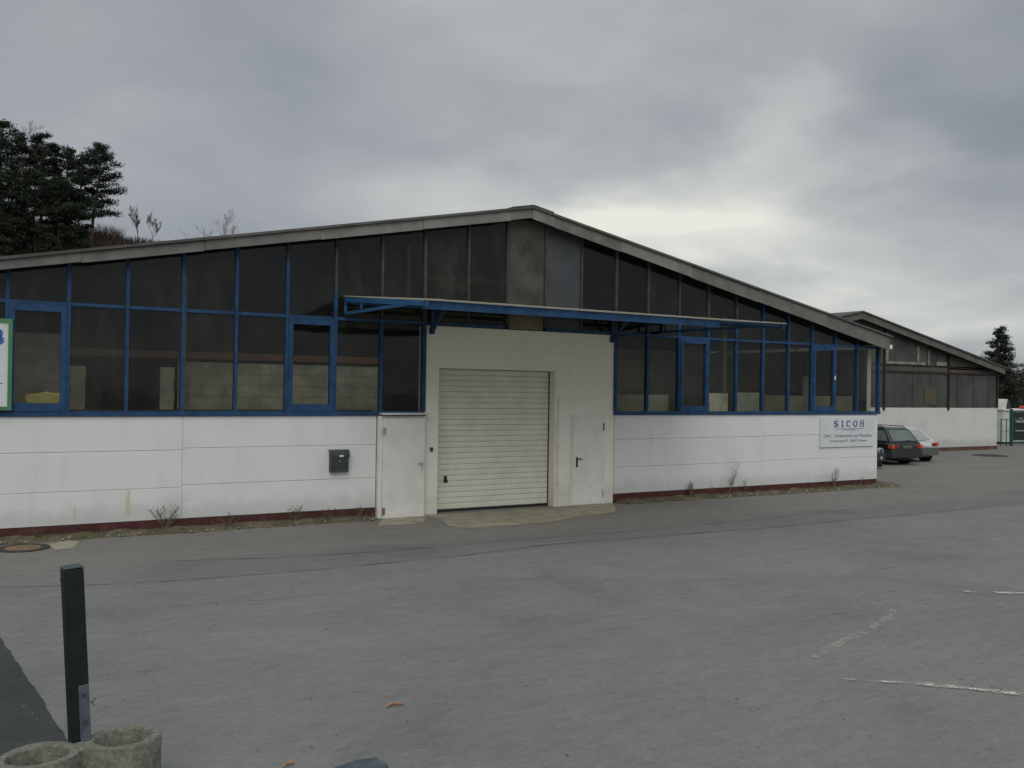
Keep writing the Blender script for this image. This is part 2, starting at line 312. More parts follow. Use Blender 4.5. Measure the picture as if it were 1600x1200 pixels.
# ------------------------------------------------------------------ mesh helpers
WORLD = {}
class MB:
    def __init__(s): s.v = []; s.f = []; s.mi = []
    def quad(s, pts, mi=0):
        n = len(s.v); s.v += [tuple(p) for p in pts]; s.f.append(tuple(range(n, n+len(pts)))); s.mi.append(mi)
    def box(s, x0, x1, y0, y1, z0, z1, mi=0):
        return s.hexa([(x0, y0, z0), (x1, y0, z0), (x1, y1, z0), (x0, y1, z0), (x0, y0, z1), (x1, y0, z1), (x1, y1, z1), (x0, y1, z1)], mi)
    def hexa(s, p, mi=0, front=None):
        n = len(s.v); s.v += [tuple(q) for q in p]
        for k, f in enumerate(((0, 3, 2, 1), (4, 5, 6, 7), (0, 1, 5, 4), (1, 2, 6, 5), (2, 3, 7, 6), (3, 0, 4, 7))):
            s.f.append(tuple(n+i for i in f)); s.mi.append(mi if (front is None or k == 2) else front)
        return s
    def prism(s, poly, axis, a, b, mi=0):
        """extrude a 2D polygon along an axis; poly in the two other coordinates (x,z for y; x,y for z; y,z for x)"""
        def P(q, t): return {'y': (q[0], t, q[1]), 'z': (q[0], q[1], t), 'x': (t, q[0], q[1])}[axis]
        n = len(s.v); k = len(poly)
        s.v += [P(q, a) for q in poly] + [P(q, b) for q in poly]
        s.f.append(tuple(range(n, n+k))); s.f.append(tuple(range(n+2*k-1, n+k-1, -1))); s.mi += [mi, mi]
        for i in range(k):
            j = (i+1) % k; s.f.append((n+i, n+k+i, n+k+j, n+j)); s.mi.append(mi)
        return s
    def tube(s, pts, rad, n=6, mi=0, cap=True):
        pts = [Vector(p) for p in pts]
        if not hasattr(rad, '__len__'): rad = [rad]*len(pts)
        b0 = len(s.v); ref = None
        for i, p in enumerate(pts):
            d = (pts[min(i+1, len(pts)-1)] - pts[max(i-1, 0)])
            d = d.normalized() if d.length > 1e-9 else Vector((0, 0, 1))
            if ref is None: ref = Vector((1, 0, 0)) if abs(d.x) < .8 else Vector((0, 1, 0))
            a = (ref - d*ref.dot(d)).normalized(); ref = a; c = d.cross(a)
            for k in range(n):
                t = 2*math.pi*k/n; s.v.append(tuple(p + (a*math.cos(t)+c*math.sin(t))*rad[i]))
        for i in range(len(pts)-1):
            for k in range(n):
                j = (k+1) % n; s.f.append((b0+i*n+k, b0+i*n+j, b0+(i+1)*n+j, b0+(i+1)*n+k)); s.mi.append(mi)
        if cap:
            s.f.append(tuple(b0+k for k in range(n-1, -1, -1))); s.mi.append(mi)
            e = b0+(len(pts)-1)*n; s.f.append(tuple(e+k for k in range(n))); s.mi.append(mi)
        return s
    def bar(s, a, b, w, h, mi=0):
        """rectangular bar from a to b, w sideways, h in the other direction"""
        a, b = Vector(a), Vector(b); d = (b-a).normalized()
        side = d.cross(Vector((0, 0, 1)))
        if side.length < 1e-4: side = Vector((1, 0, 0))
        side.normalize(); up = side.cross(d)
        q = []
        for p in (a, b):
            q += [p-side*w/2-up*h/2, p+side*w/2-up*h/2, p+side*w/2+up*h/2, p-side*w/2+up*h/2]
        n = len(s.v); s.v += [tuple(x) for x in q]
        for f in ((0, 1, 2, 3), (7, 6, 5, 4), (0, 4, 5, 1), (1, 5, 6, 2), (2, 6, 7, 3), (3, 7, 4, 0)):
            s.f.append(tuple(n+i for i in f)); s.mi.append(mi)
        return s
    def build(s, name, mats, parent=None, smooth=False, bevel=0.0, kind=None, origin=None):
        if not isinstance(mats, (list, tuple)): mats = [mats]
        xs = [p[0] for p in s.v]; ys = [p[1] for p in s.v]; zs = [p[2] for p in s.v]
        o0 = Vector(origin) if origin is not None else Vector(((min(xs)+max(xs))/2, (min(ys)+max(ys))/2, min(zs)))
        me = bpy.data.meshes.new(name)
        me.from_pydata([(p[0]-o0.x, p[1]-o0.y, p[2]-o0.z) for p in s.v], [], s.f)
        for m in mats: me.materials.append(m)
        me.polygons.foreach_set('material_index', s.mi)
        bm = bmesh.new(); bm.from_mesh(me)
        if kind != 'stuff' and len(bm.faces) < 4000: bmesh.ops.recalc_face_normals(bm, faces=bm.faces)
        if bevel:
            bmesh.ops.bevel(bm, geom=[e for e in bm.edges if len(e.link_faces) == 2 and e.calc_face_angle(0) > .5], offset=bevel, segments=1, affect='EDGES', clamp_overlap=True)
        bm.to_mesh(me); bm.free()
        if smooth: me.polygons.foreach_set('use_smooth', [True]*len(me.polygons))
        me.update()
        o = bpy.data.objects.new(name, me); COL.objects.link(o)
        WORLD[o.name] = o0
        if parent is not None:
            o.parent = parent; o.location = o0 - WORLD[parent.name]
        else: o.location = o0
        if kind: o['kind'] = kind
        return o

def thing(name, label, cat, loc=(0, 0, 0), group=None):
    o = bpy.data.objects.new(name, None); COL.objects.link(o); o.location = loc; o.empty_display_size = .3
    WORLD[o.name] = Vector(loc); o['label'] = label; o['category'] = cat
    if group: o['group'] = group
    return o
def tag(o, label, cat, group=None):
    o['label'] = label; o['category'] = cat
    if group: o['group'] = group
    return o
def box(name, m, parent, x0, x1, y0, y1, z0, z1, bevel=0.0):
    return MB().box(x0, x1, y0, y1, z0, z1).build(name, m, parent, bevel=bevel)
def dup(o, name=None, parent=None, loc=None):
    c = o.copy(); COL.objects.link(c)
    if parent is not None: c.parent = parent
    if loc is not None: c.location = loc
    return c
RNG = random.Random(5)
def rnd(a, b): return RNG.uniform(a, b)

# ------------------------------------------------------------------ ground and hill
m = MB(); N = 40
m.quad([(-500, -300, GZ), (900, -300, GZ), (900, 900, GZ), (-500, 900, GZ)])
m.build('ground', A_YARD, kind='structure')

def hill_z(x, y):
    a = min(1, max(0, (y-42)/58)); a = a*a*(3-2*a)
    t = (x-10)/62; t = min(1, max(0, t)); fall = 1-t*t*(3-2*t)*.93
    r = 19.3*a*fall
    if x < 14: r += a*(14-x)*.10
    return GZ - .4 + r + a*1.2*noise.noise(Vector((x*.09, y*.09, 2.0)))
m = MB(); nx, ny = 60, 40
for j in range(ny+1):
    for i in range(nx+1):
        x = -70+i*(210/nx); y = 38+j*(150/ny); m.v.append((x, y, hill_z(x, y)))
for j in range(ny):
    for i in range(nx):
        a = j*(nx+1)+i; m.f.append((a, a+1, a+nx+2, a+nx+1)); m.mi.append(0)
m.build('hill', HILLM, kind='structure', smooth=True)

def sheet(name, m_, pts, z, kind='structure', jag=0.0, seg=.25):
    """flat sheet with a slightly ragged outline"""
    out = []
    for i, p in enumerate(pts):
        q = pts[(i+1) % len(pts)]; L = math.hypot(q[0]-p[0], q[1]-p[1]); k = max(1, int(L/seg)) if jag else 1
        for s in range(k):
            t = s/k; j = jag if 0 < s else 0
            out.append((p[0]+(q[0]-p[0])*t+rnd(-j, j), p[1]+(q[1]-p[1])*t+rnd(-j, j)))
    b = MB(); b.quad([(x, y, z) for x, y in out])
    o = b.build(name, m_, kind=kind)
    bm = bmesh.new(); bm.from_mesh(o.data); bmesh.ops.triangulate(bm, faces=bm.faces[:]); 
    for f in bm.faces:
        if f.normal.z < 0: f.normal_flip()
    bm.to_mesh(o.data); bm.free(); return o
P2 = lambda u, v: tuple(on_z(u, v))[:2]
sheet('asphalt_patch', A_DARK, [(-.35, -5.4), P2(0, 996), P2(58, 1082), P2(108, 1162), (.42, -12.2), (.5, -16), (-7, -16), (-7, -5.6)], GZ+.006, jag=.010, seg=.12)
sheet('door_apron', CONC_APRON, [(8.0, -.06), P2(690, 812), P2(702, 822), P2(735, 826), P2(790, 822), P2(850, 817), P2(900, 808), P2(962, 800), (13.05, -.06)], GZ+.005, jag=.03, seg=.3)
sheet('concrete_strip', CONC_APRON, [(6.95, -.16), P2(590, 822), P2(640, 820), P2(662, 816), (8.0, -.16)], GZ+.004, jag=.02, seg=.2)
sheet('gravel_patch', CONC_APRON, [P2(75, 851), P2(84, 860), P2(112, 857), P2(124, 846), P2(100, 844)], GZ+.004, jag=.03, seg=.15)

def ribbon(name, pix, w, m_, z, jag=.02, seg=.35, gap=0.0):
    pts = [Vector(on_z(u, v)) for u, v in pix]; dense = []
    for a, b in zip(pts, pts[1:]):
        k = max(1, int((b-a).length/seg))
        for s in range(k): dense.append(a.lerp(b, s/k))
    dense.append(pts[-1]); b = MB()
    for p in dense: p.x += rnd(-jag, jag); p.y += rnd(-jag, jag)
    wl = [w*rnd(.55, 1.3) for _ in dense]
    for i in range(len(dense)-1):
        if gap and rnd(0, 1) < gap: continue
        p, q = dense[i], dense[i+1]; d = (q-p); d.z = 0; d.normalize(); s = Vector((-d.y, d.x, 0))
        b.quad([(p-s*wl[i]/2).xy.to_3d()+Vector((0, 0, z)), (p+s*-wl[i]/2+s*wl[i]).xy.to_3d()+Vector((0, 0, z)),
                (q+s*wl[i+1]/2).xy.to_3d()+Vector((0, 0, z)), (q-s*wl[i+1]/2).xy.to_3d()+Vector((0, 0, z))])
    return b.build(name, m_, kind='structure')
ribbon('asphalt_seam', [(-60, 919), (0, 918), (150, 914), (300, 906), (500, 890), (700, 871), (850, 852), (1000, 840), (1200, 825), (1400, 806), (1640, 782)], .06, A_SEAM, GZ+.008, .02)
ribbon('asphalt_seam', [(250, 877), (430, 872), (560, 864), (640, 858), (760, 848), (900, 838), (1020, 827), (1180, 812), (1330, 796)], .045, A_SEAM, GZ+.009, .03)
ribbon('asphalt_seam', [(200, 952), (420, 937), (600, 922), (760, 909), (860, 902)], .04, A_CRACK, GZ+.010, .05)
ribbon('asphalt_seam', [(1240, 975), (1300, 962), (1345, 957), (1420, 960), (1500, 952)], .04, A_CRACK, GZ+.008, .05)
ribbon('asphalt_seam', [(1130, 870), (1260, 858), (1380, 846), (1500, 838)], .04, A_CRACK, GZ+.010, .05)
ribbon('asphalt_seam', [(1280, 905), (1350, 895), (1450, 878)], .04, A_CRACK, GZ+.009, .05)

def line_paint():
    m = bpy.data.materials.new('worn_line_paint'); m.use_nodes = True; t = m.node_tree; g = G(t); b = t.nodes['Principled BSDF']
    pos = g.n('ShaderNodeNewGeometry').outputs['Position']
    n = g.m('ADD', g.m('MULTIPLY', g.noise(pos, 4.0, 5, .7), .6), g.m('MULTIPLY', g.noise(pos, 38, 4, .7), .4))
    g.put(b.inputs['Base Color'], (.56, .56, .47)); b.inputs['Roughness'].default_value = .85
    g.put(b.inputs['Alpha'], g.ramp(n, .44, .58)); return m
LINE = line_paint()
def line_faint():
    m = LINE.copy(); m.name = 'faint_line_paint'
    for n_ in m.node_tree.nodes:
        if n_.type == 'MAP_RANGE': n_.inputs[1].default_value = .42; n_.inputs[2].default_value = .62; n_.inputs[4].default_value = .5
    return m
LINEF = line_faint()
ribbon('painted_line', [(1375, 1066), (1440, 1070), (1520, 1078), (1600, 1087), (1760, 1103)], .085, LINE, GZ+.012, .012, .15)
ribbon('painted_line', [(1318, 1062), (1375, 1066)], .06, LINEF, GZ+.012, .012, .1)
ribbon('painted_line', [(1480, 924), (1530, 926), (1600, 928), (1720, 933)], .09, LINE, GZ+.012, .012, .2, gap=.15)
ribbon('painted_line', [(1270, 1030), (1310, 1008), (1345, 992), (1372, 976), (1400, 955)], .10, LINEF, GZ+.013, .03, .12, gap=.15)

# ------------------------------------------------------------------ main hall
HALL = thing('factory_hall', 'long white and glass gabled factory hall with blue window frames and a cream gateway', 'building', (10.45, 0, GZ))
RX = 10.45
def zb(x): return 6.55 - (.1895*(RX-x) if x < RX else .2035*(x-RX))     # underside of the verge board
def zt(x): return 6.835 - (.1957*(RX-x) if x < RX else .1918*(x-RX))    # its top
PX = [-1.9, -.95, .08, 1.03, 1.997, 2.969, 3.952, 4.946, 5.949, 6.958, 7.945, 9.0, 9.993, 11.019, 12.037, 13.075, 14.071, 15.089, 16.082, 17.081, 18.065, 19.043, 19.985, 20.956, 21.908, 22.873]
SILL, TRAN, TOPP = 2.15, 4.08, 4.05
# white wall panels with open joints on a backing wall
for (xa, xb, rows) in ((-2.1, 3.0, (.17, .76, 1.46, 2.10)), (3.0, 6.88, (.17, .80, 1.49, 2.10)), (13.08, 18.1, (.17, .82, 1.50, 2.10)), (18.1, 22.86, (.17, .84, 1.52, 2.10))):
    for za, zc in zip(rows, rows[1:]):
        box('wall_panel', WALL_L, HALL, xa+.004, xb-.004, rnd(-.002, .002), .07, za+.005, zc-.005, bevel=.005)
box('backing_wall', JOINTM, HALL, -2.1, 6.88, .012, .24, .171, 2.095)
box('backing_wall', JOINTM, HALL, 13.08, 22.86, .012, .24, .171, 2.095)
box('plinth', PLINTH, HALL, -2.1, 6.87, .008, .22, GZ-.3, .168)
box('plinth', PLINTH, HALL, 13.09, 22.84, .008, .22, GZ-.3, .168)
# sill and head rails
box('sill_rail', BLUE, HALL, -2.1, 6.93, -.045, .10, 2.10, 2.185)
box('sill_rail', BLUE, HALL, 13.04, 22.93, -.045, .10, 2.10, 2.185)
box('sill_rail', BLUE, HALL, 6.93, 7.9, -.02, .10, 2.125, 2.19)
box('sill_rail', BLUE, HALL, 8.0, 9.95, -.03, .10, 4.05, 4.115)
box('sill_rail', BLUE, HALL, 11.06, 13.03, -.03, .10, 4.05, 4.115)
# posts: blue as far as the painter reached, bare above
bare_from = {7: 5.2, 8: 4.65, 9: 4.12, 10: 4.15, 11: 4.1, 12: 4.1, 13: 4.1, 14: 4.1, 15: 4.1, 16: 4.5, 17: 4.52, 18: 4.50, 19: 4.55}
for i, x in enumerate(PX):
    z0 = SILL+.037 if (i <= 9 or i >= 16) else (4.117 if i not in (10, 15) else 2.19 if i == 10 else 2.187)
    w = .031 if i not in (10, 15, 25) else .042
    zt_ = zb(x)+.12
    b = MB(); zs = bare_from.get(i)
    if zs is None: b.box(x-w, x+w, -.035, .075, z0, zt_)
    else:
        if zs > z0+.02: b.box(x-w, x+w, -.035, .075, z0, zs, 0)
        b.box(x-w*.8, x+w*.8, -.030, .070, max(z0, zs), zt_, 1)
    b.build('post', [BLUE, BARE], HALL)
# transoms and panes bay by bay
CASE = {2: 1, 7: 1, 17: 1, 22: 1}
for i in range(len(PX)-1):
    xa, xb = PX[i]+.032, PX[i+1]-.032
    portal = 10 <= i <= 14
    g_ = GLASS if (i*7) % 5 else GLASS_D
    if not portal:
        box('transom', BLUE, HALL, xa+.001, xb-.001, -.025, .065, TRAN-.03, TRAN+.03)
        z0, z1 = SILL+.037, TRAN-.032
        if i in CASE:
            fw_ = .085
            c = MB()
            c.box(xa, xb, -.055, .05, z1-.12, z1); c.box(xa, xb, -.055, .05, z0, z0+.14)
            c.box(xa, xa+fw_, -.055, .05, z0+.1402, z1-.1202); c.box(xb-fw_, xb, -.055, .05, z0+.1402, z1-.1202)
            wn = c.build('window', BLUE, HALL)
            MB().hexa([(xa+fw_, .0, z0+.14), (xb-fw_, .0, z0+.14), (xb-fw_, .006, z0+.14), (xa+fw_, .006, z0+.14),
                       (xa+fw_, .0, z1-.12), (xb-fw_, .0, z1-.12), (xb-fw_, .006, z1-.12), (xa+fw_, .006, z1-.12)], 0, front=1).build('pane', [g_, GLASS_B], wn)
            if i == 22: box('handle', ALU, wn, xb-fw_*.7, xb-fw_*.3, -.085, -.0555, z0+.9, z0+1.02)
        else:
            dy = rnd(-.006, .012)
            MB().hexa([(xa, .02+dy, z0), (xb, .02, z0), (xb, .026, z0), (xa, .026+dy, z0), (xa, .02+dy, z1), (xb, .02, z1), (xb, .026, z1), (xa, .026+dy, z1)], 0, front=1).build('pane', [g_, GLASS_B], HALL)
        z0 = TRAN+.032
    else: z0 = TOPP+.067
    p_ = None
    if i == 12: p_ = PANEL_BR
    if i == 13: p_ = PANEL_BL
    def up(y0, y1, za, zcA, zcB, mm, mb, nm, fr):
        MB().hexa([(xa, y0, za), (xb, y0, za), (xb, y1, za), (xa, y1, za), (xa, y0, zcA), (xb, y0, zcB), (xb, y1, zcB), (xa, y1, zcA)], 0, front=fr).build(nm, [mm, mb], HALL)
    ta, tb = zb(xa)+.10, zb(xb)+.10
    if xa < RX < xb: ta = tb = zb(RX)+.02
    if p_: up(.012, .030, z0, ta, tb, p_, p_, 'board', None)
    else: up(.02, .026, z0, ta, tb, g_, GLASS_B, 'pane', 1)
# rippled offcut below the stained board
b = MB()
for k in range(6): b.box(10.05, 10.97, -.004+.004*(k % 2), .010, 4.06+.07*k, 4.125+.07*k)
b.build('rippled_sheet', mat('rippled_beige_sheet', (.17, .155, .115), .8, .25, 2), HALL)

# verge boards, purlin ends, roof
segs = [-2.35, -.6, 1.2, 3.285, 5.505, 7.742, 9.893, RX, 11.05, 12.962, 15.2, 17.55, 20.3, 22.98]
for k, (xa, xb) in enumerate(zip(segs, segs[1:])):
    dy = (-.30, -.308, -.302, -.312)[k % 4]; dz = (0, .012, -.004, .008)[k % 4]
    if xb in (RX,): dz = .03
    b = MB()
    pts = [(xa+.004, zb(xa)+dz), (xb-.004, zb(xb)+dz), (xb-.004, zt(xb)-.045+dz), (xa+.004, zt(xa)-.045+dz)]
    b.prism(pts, 'y', dy, dy+.03)
    b.build('verge_board', FASC_P if k in (4, 5, 7, 9) else FASC, HALL)
for (xa, xb, nm) in ((-2.7, RX, 0), (RX, 23.04, 1)):
    b = MB(); n_ = 1
    for y0, y1, th in ((-.36, 30, .05),):
        za, zc = (zt(xa), zt(xb))
        b.prism([(xa, za-.042), (xb, zc-.042), (xb, zc+.008), (xa, za+.008)], 'y', y0, y1)
    b.build('roof_sheet', ROOF, HALL)
    # soffit behind the verge board
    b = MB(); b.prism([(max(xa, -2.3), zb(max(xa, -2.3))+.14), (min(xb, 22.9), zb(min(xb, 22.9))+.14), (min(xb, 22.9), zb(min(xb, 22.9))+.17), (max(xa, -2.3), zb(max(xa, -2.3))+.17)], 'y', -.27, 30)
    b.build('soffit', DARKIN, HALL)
b = MB(); b.prism([(RX-.55, zt(RX-.55)+.012), (RX, zt(RX)+.012), (RX+.55, zt(RX+.55)+.012), (RX+.55, zt(RX+.55)+.035), (RX, zt(RX)+.035), (RX-.55, zt(RX-.55)+.035)], 'y', -.365, 30)
b.build('ridge_cap', ROOF, HALL)
box('gutter', BARE, HALL, 22.99, 23.10, -.28, 29, 4.20, 4.30)
# outer walls out of view, floor and dark hall inside
b = MB(); b.box(22.70, 22.86, .26, 30, GZ-.3, 4.05); b.build('side_wall', WALL_L, HALL)
b = MB(); b.box(-2.1, -1.95, .26, 30, GZ-.3, 4.05); b.build('side_wall', WALL_L, HALL)
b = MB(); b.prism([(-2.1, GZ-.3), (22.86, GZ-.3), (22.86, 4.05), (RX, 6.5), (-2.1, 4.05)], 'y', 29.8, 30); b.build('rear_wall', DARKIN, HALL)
box('added_dark_lining', DARKIN, HALL, 22.60, 22.69, .27, 12, .04, 4.0)  # dark sheet added so the pale inner wall face does not look bright
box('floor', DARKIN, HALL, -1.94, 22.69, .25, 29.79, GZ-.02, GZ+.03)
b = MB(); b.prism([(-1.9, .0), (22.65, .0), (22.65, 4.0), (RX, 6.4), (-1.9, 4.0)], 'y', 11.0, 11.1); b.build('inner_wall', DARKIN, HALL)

# block partition seen through the left windows
part = MB().box(-1.9, 1.15, 2.60, 2.70, 0, 3.66).box(3.38, 7.95, 2.60, 2.70, 0, 3.17).box(1.29, 1.57, 2.60, 2.70, 0, 3.03).box(3.02, 3.30, 2.60, 2.70, 0, 3.04).build('partition', BLOCKIN, HALL)
def inner_blocks(xa, xb, top):
    z = top; r = 0
    while z > 1.7:
        x = xa - (.25 if r % 2 else 0)
        while x < xb-.02:
            a, c = max(x, xa), min(x+.5, xb)
            if c-a > .06: box('block', BLOCKIN, part, a+.006, c-.006, 2.575+rnd(0, .008), 2.62, z-.245, z-.006)
            x += .5
        z -= .25; r += 1
inner_blocks(-1.4, 1.15, 3.67); inner_blocks(1.28, 1.58, 3.04); inner_blocks(3.01, 3.31, 3.05); inner_blocks(3.37, 7.95, 3.18)
box('beam', ORANGE, HALL, 1.2, 8.0, 2.46, 2.57, 3.24, 3.39)
for x, y, z in ((3.42, 2.3, 5.0), (13.6, 3.0, 5.9), (18.6, 2.0, 4.9)):
    box('column', STEELP if x != 18.6 else DULLIN, HALL, x-.06, x+.06, y, y+.10, 0, z)
box('hanger', STEELP, HALL, 8.86, 8.95, 3.0, 3.08, 4.75, 6.27)
# right hand side: pale boards along the sill, dull wall further in
box('inner_board', BLOCKIN, HALL, 13.3, 15.3, .62, .66, .0, 2.60)
box('inner_board', BLOCKIN, HALL, 16.6, 17.4, .62, .66, .0, 2.66)
box('inner_board', STEELP, HALL, 17.75, 18.75, .62, .66, .0, 2.69)
box('inner_board', DULLIN, HALL, 18.8, 22.5, .62, .66, .0, 2.62)
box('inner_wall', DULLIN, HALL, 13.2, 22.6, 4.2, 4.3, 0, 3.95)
MB().bar((18.9, .9, 3.85), (20.8, .9, 2.40), .05, .06).build('brace', DARKIN, HALL)
box('column', DARKIN, HALL, 22.15, 22.55, .8, .9, 0, 3.9)
box('column', DULLIN, HALL, 21.6, 21.72, 1.5, 1.58, 0, 3.8)
box('cupboard', DULLIN, HALL, 21.1, 21.5, 1.3, 1.32, 2.2, 3.2)

# ---- gateway of painted blocks
box('gateway_wall', BLOCK_P, HALL, 7.99, 8.315, .009, .34, GZ-.1, 3.125)
box('gateway_wall', BLOCK_P, HALL, 11.34, 11.80, .009, .34, GZ-.1, 3.125)
box('gateway_wall', BLOCK_P, HALL, 12.80, 13.06, .009, .34, GZ-.1, 3.125)
box('gateway_wall', BLOCK_P, HALL, 11.80, 12.80, .009, .34, 2.10, 3.125)
box('gateway_wall', BLOCK_P, HALL, 7.99, 13.06, .009, .34, 3.126, 4.035)
r = 0; z = 4.045
while z > GZ:
    x = 7.985 - (.25 if r % 2 else 0); za = max(z-.2555, GZ-.05)
    while x < 13.06:
        a, c = max(x, 7.985), min(x+.5, 13.065)
        spans = [(a, c)]
        def cut(sp, lo, hi):
            o_ = []
            for s_, e_ in sp:
                if e_ <= lo or s_ >= hi: o_.append((s_, e_))
                else:
                    if s_ < lo: o_.append((s_, lo))
                    if e_ > hi: o_.append((hi, e_))
            return o_
        if za < 3.10: spans = cut(spans, 8.315, 11.34)
        if za < 2.07: spans = cut(spans, 11.80, 12.80)
        for s_, e_ in spans:
            if e_-s_ > .03: box('block', BLOCK_P, HALL, s_+.001, e_-.001, rnd(-.001, .0025), .02, za+.005, z-.005)
        x += .5
    z -= .2555; r += 1

# sectional garage door: each slat a piece
gd = MB().box(8.32, 11.335, .29, .335, GZ+.01, 3.12).build('garage_door', SLAT, HALL)
nsl = 25; zz = 3.11; h_ = (3.11-GZ-.055)/nsl
s0 = None
for k in range(nsl):
    za = 3.11-(k+1)*h_
    if s0 is None:
        b = MB(); b.prism([(.2885, za+.001), (.270, za+.009), (.266, za+.03), (.266, za+h_-.03), (.270, za+h_-.008), (.2885, za+h_-.001)], 'x', 8.33, 11.325)
        s0 = b.build('slat', SLAT, gd); base = s0.location.copy()
    else: dup(s0, parent=gd, loc=(base.x, base.y+rnd(-.002, .002), base.z-k*h_))
box('rubber_seal', BLACKP, gd, 8.33, 11.33, .258, .287, GZ+.005, GZ+.052)
b = MB(); b.box(8.60, 8.665, .235, .261, .60, .745); b.box(8.585, 8.68, .215, .2345, .615, .655); b.box(8.61, 8.655, .222, .2345, .665, .735); b.build('handle', BLACKP, gd, bevel=.006)
box('guide_rail', BLACKP, gd, 11.326, 11.338, .24, .30, GZ, 3.10)

# left white door in its frame
dr = MB().box(6.995, 7.945, -.13, -.085, GZ-.005, 2.05).build('door', DOORW, HALL, bevel=.006)
fr = MB().box(6.90, 6.985, -.075, .20, GZ-.02, 2.09).box(7.955, 7.984, -.075, .20, GZ-.02, 2.09).box(6.986, 7.954, -.075, .20, 2.052, 2.09).build('door_frame', DOORW, HALL)
box('door_core', DOORW, HALL, 6.99, 7.95, -.08, -.02, GZ, 2.05)
for z in (1.70, .02):
    MB().tube([(6.985, -.15, z), (6.985, -.15, z+.16)], .014, 8).box(6.987, 7.04, -.145, -.131, z+.01, z+.15).build('hinge', STEELP if z > 1 else RUST, dr)
b = MB(); b.box(7.855, 7.895, -.142, -.131, .92, 1.14); b.build('handle_plate', ALU, dr)
b = MB(); b.tube([(7.875, -.142, 1.08), (7.875, -.19, 1.08), (7.77, -.19, 1.08)], .011, 8); b.build('handle', ZINC, dr)
b = MB(); b.prism([(-.20, 2.115), (-.20, 2.15), (.0, 2.16), (.0, 2.125)], 'x', 6.93, 7.985); b.build('drip_strip', ALU, HALL)
box('drip_support', BLACKP, HALL, 6.95, 7.97, -.10, -.02, 2.092, 2.113)

# right grey-white door
dr = MB().box(11.86, 12.735, -.022, .03, GZ+.005, 2.055).build('door', DOORG, HALL, bevel=.004)
MB().box(11.805, 11.855, -.012, .10, GZ-.02, 2.097).box(12.74, 12.797, -.012, .10, GZ-.02, 2.097).box(11.856, 12.739, -.012, .10, 2.058, 2.097).build('door_frame', DOORG, HALL)
box('door_core', DOORG, HALL, 11.83, 12.77, .035, .09, GZ, 2.06)
b = MB(); b.box(11.945, 11.99, -.035, -.0225, .86, 1.10); b.tube([(11.967, -.036, 1.06), (11.967, -.075, 1.06), (12.09, -.075, 1.055)], .012, 8); b.build('handle', BLACKP, dr)
for z in (1.72, .12): MB().tube([(12.742, -.03, z), (12.742, -.03, z+.18)], .013, 8).build('hinge', STEELP if z < 1 else IRON, dr)

# key switch beside the garage door, letter box, small paper on a pane
p = on_y(673.5, 702, 0)
ks = thing('key_switch', 'small dark key switch on the cream pier left of the garage door', 'switch', (p.x, -.002, p.z-.05))
MB().box(p.x-.035, p.x+.035, -.042, -.003, p.z-.045, p.z+.045).build('case', mat('switch_grey', (.10, .10, .10), .5), ks, bevel=.008)
MB().tube([(p.x, -.056, p.z), (p.x, -.0425, p.z)], .017, 12).build('key_barrel', BLACKP, ks)
mb = thing('letter_box', 'dark grey green wall letter box with rounded lid and a small paper label', 'letter box', (6.05, -.002, .95))
b = MB(); b.prism([(-.118, .953), (-.003, .953), (-.003, 1.36), (-.03, 1.385), (-.105, 1.365), (-.118, 1.30)], 'x', 5.855, 6.24); b.build('case', MAILM, mb, bevel=.008)
b = MB(); b.prism([(-.134, 1.245), (-.119, 1.245), (-.119, 1.302), (-.106, 1.369), (-.03, 1.389), (-.004, 1.366), (-.004, 1.385), (-.03, 1.408), (-.112, 1.388), (-.134, 1.31)], 'x', 5.842, 6.253); b.build('lid', MAILM, mb)
box('name_label', PAPER, mb, 6.03, 6.12, -.1375, -.1345, 1.262, 1.296)
box('lock', ZINC, mb, 6.035, 6.06, -.124, -.1185, 1.16, 1.185)
box('front_seam', BLACKP, mb, 5.875, 6.22, -.1215, -.1185, 1.05, 1.056)

# ---- canopy
CN = thing('canopy', 'flat blue framed steel canopy with thin pale roof sheet above the gateway', 'canopy', (10.3, 0, 4.1))
def cz(y): return 4.545 + .0915*y                          # falls towards the yard
xl, xr, yf = 6.10, 14.62, -3.95
b = MB(); n_ = 44
for k in range(n_):                                         # box-profiled sheet
    xa = xl+(xr-xl)*k/n_; xb = xl+(xr-xl)*(k+1)/n_; d_ = .005 if k % 2 else 0
    b.hexa([(xa, yf-.06, cz(yf-.06)+d_), (xb, yf-.06, cz(yf-.06)+d_), (xb, -.04, cz(-.04)+d_), (xa, -.04, cz(-.04)+d_),
            (xa, yf-.06, cz(yf-.06)+d_+.016), (xb, yf-.06, cz(yf-.06)+d_+.016), (xb, -.04, cz(-.04)+d_+.016), (xa, -.04, cz(-.04)+d_+.016)])
cs = mat('pale_canopy_sheet', (.46, .44, .38), .7, .15, 3)
g_ = G(cs.node_tree); pb_ = cs.node_tree.nodes['Principled BSDF']      # translucency added so more light reaches the gateway below
tl_ = g_.n('ShaderNodeBsdfTranslucent'); g_.put(tl_.inputs[0], (.75, .73, .64)); mx_ = g_.n('ShaderNodeMixShader'); mx_.inputs[0].default_value = .6
cs.node_tree.links.new(pb_.outputs[0], mx_.inputs[1]); cs.node_tree.links.new(tl_.outputs[0], mx_.inputs[2])
cs.node_tree.links.new(mx_.outputs[0], cs.node_tree.nodes['Material Output'].inputs[0])
b.build('roof_sheet', cs, CN)
for nm, ya, xb in (('front_beam', yf, 12.75), ('rear_beam', -.16, xr)):
    b = MB(); b.box(xl, xb, ya, ya+.07, cz(ya)-.155, cz(ya)-.012); b.build(nm, BLUE, CN)
box('edge_angle', BLUE, CN, 12.76, xr, yf, yf+.04, cz(yf)-.055, cz(yf)-.012)
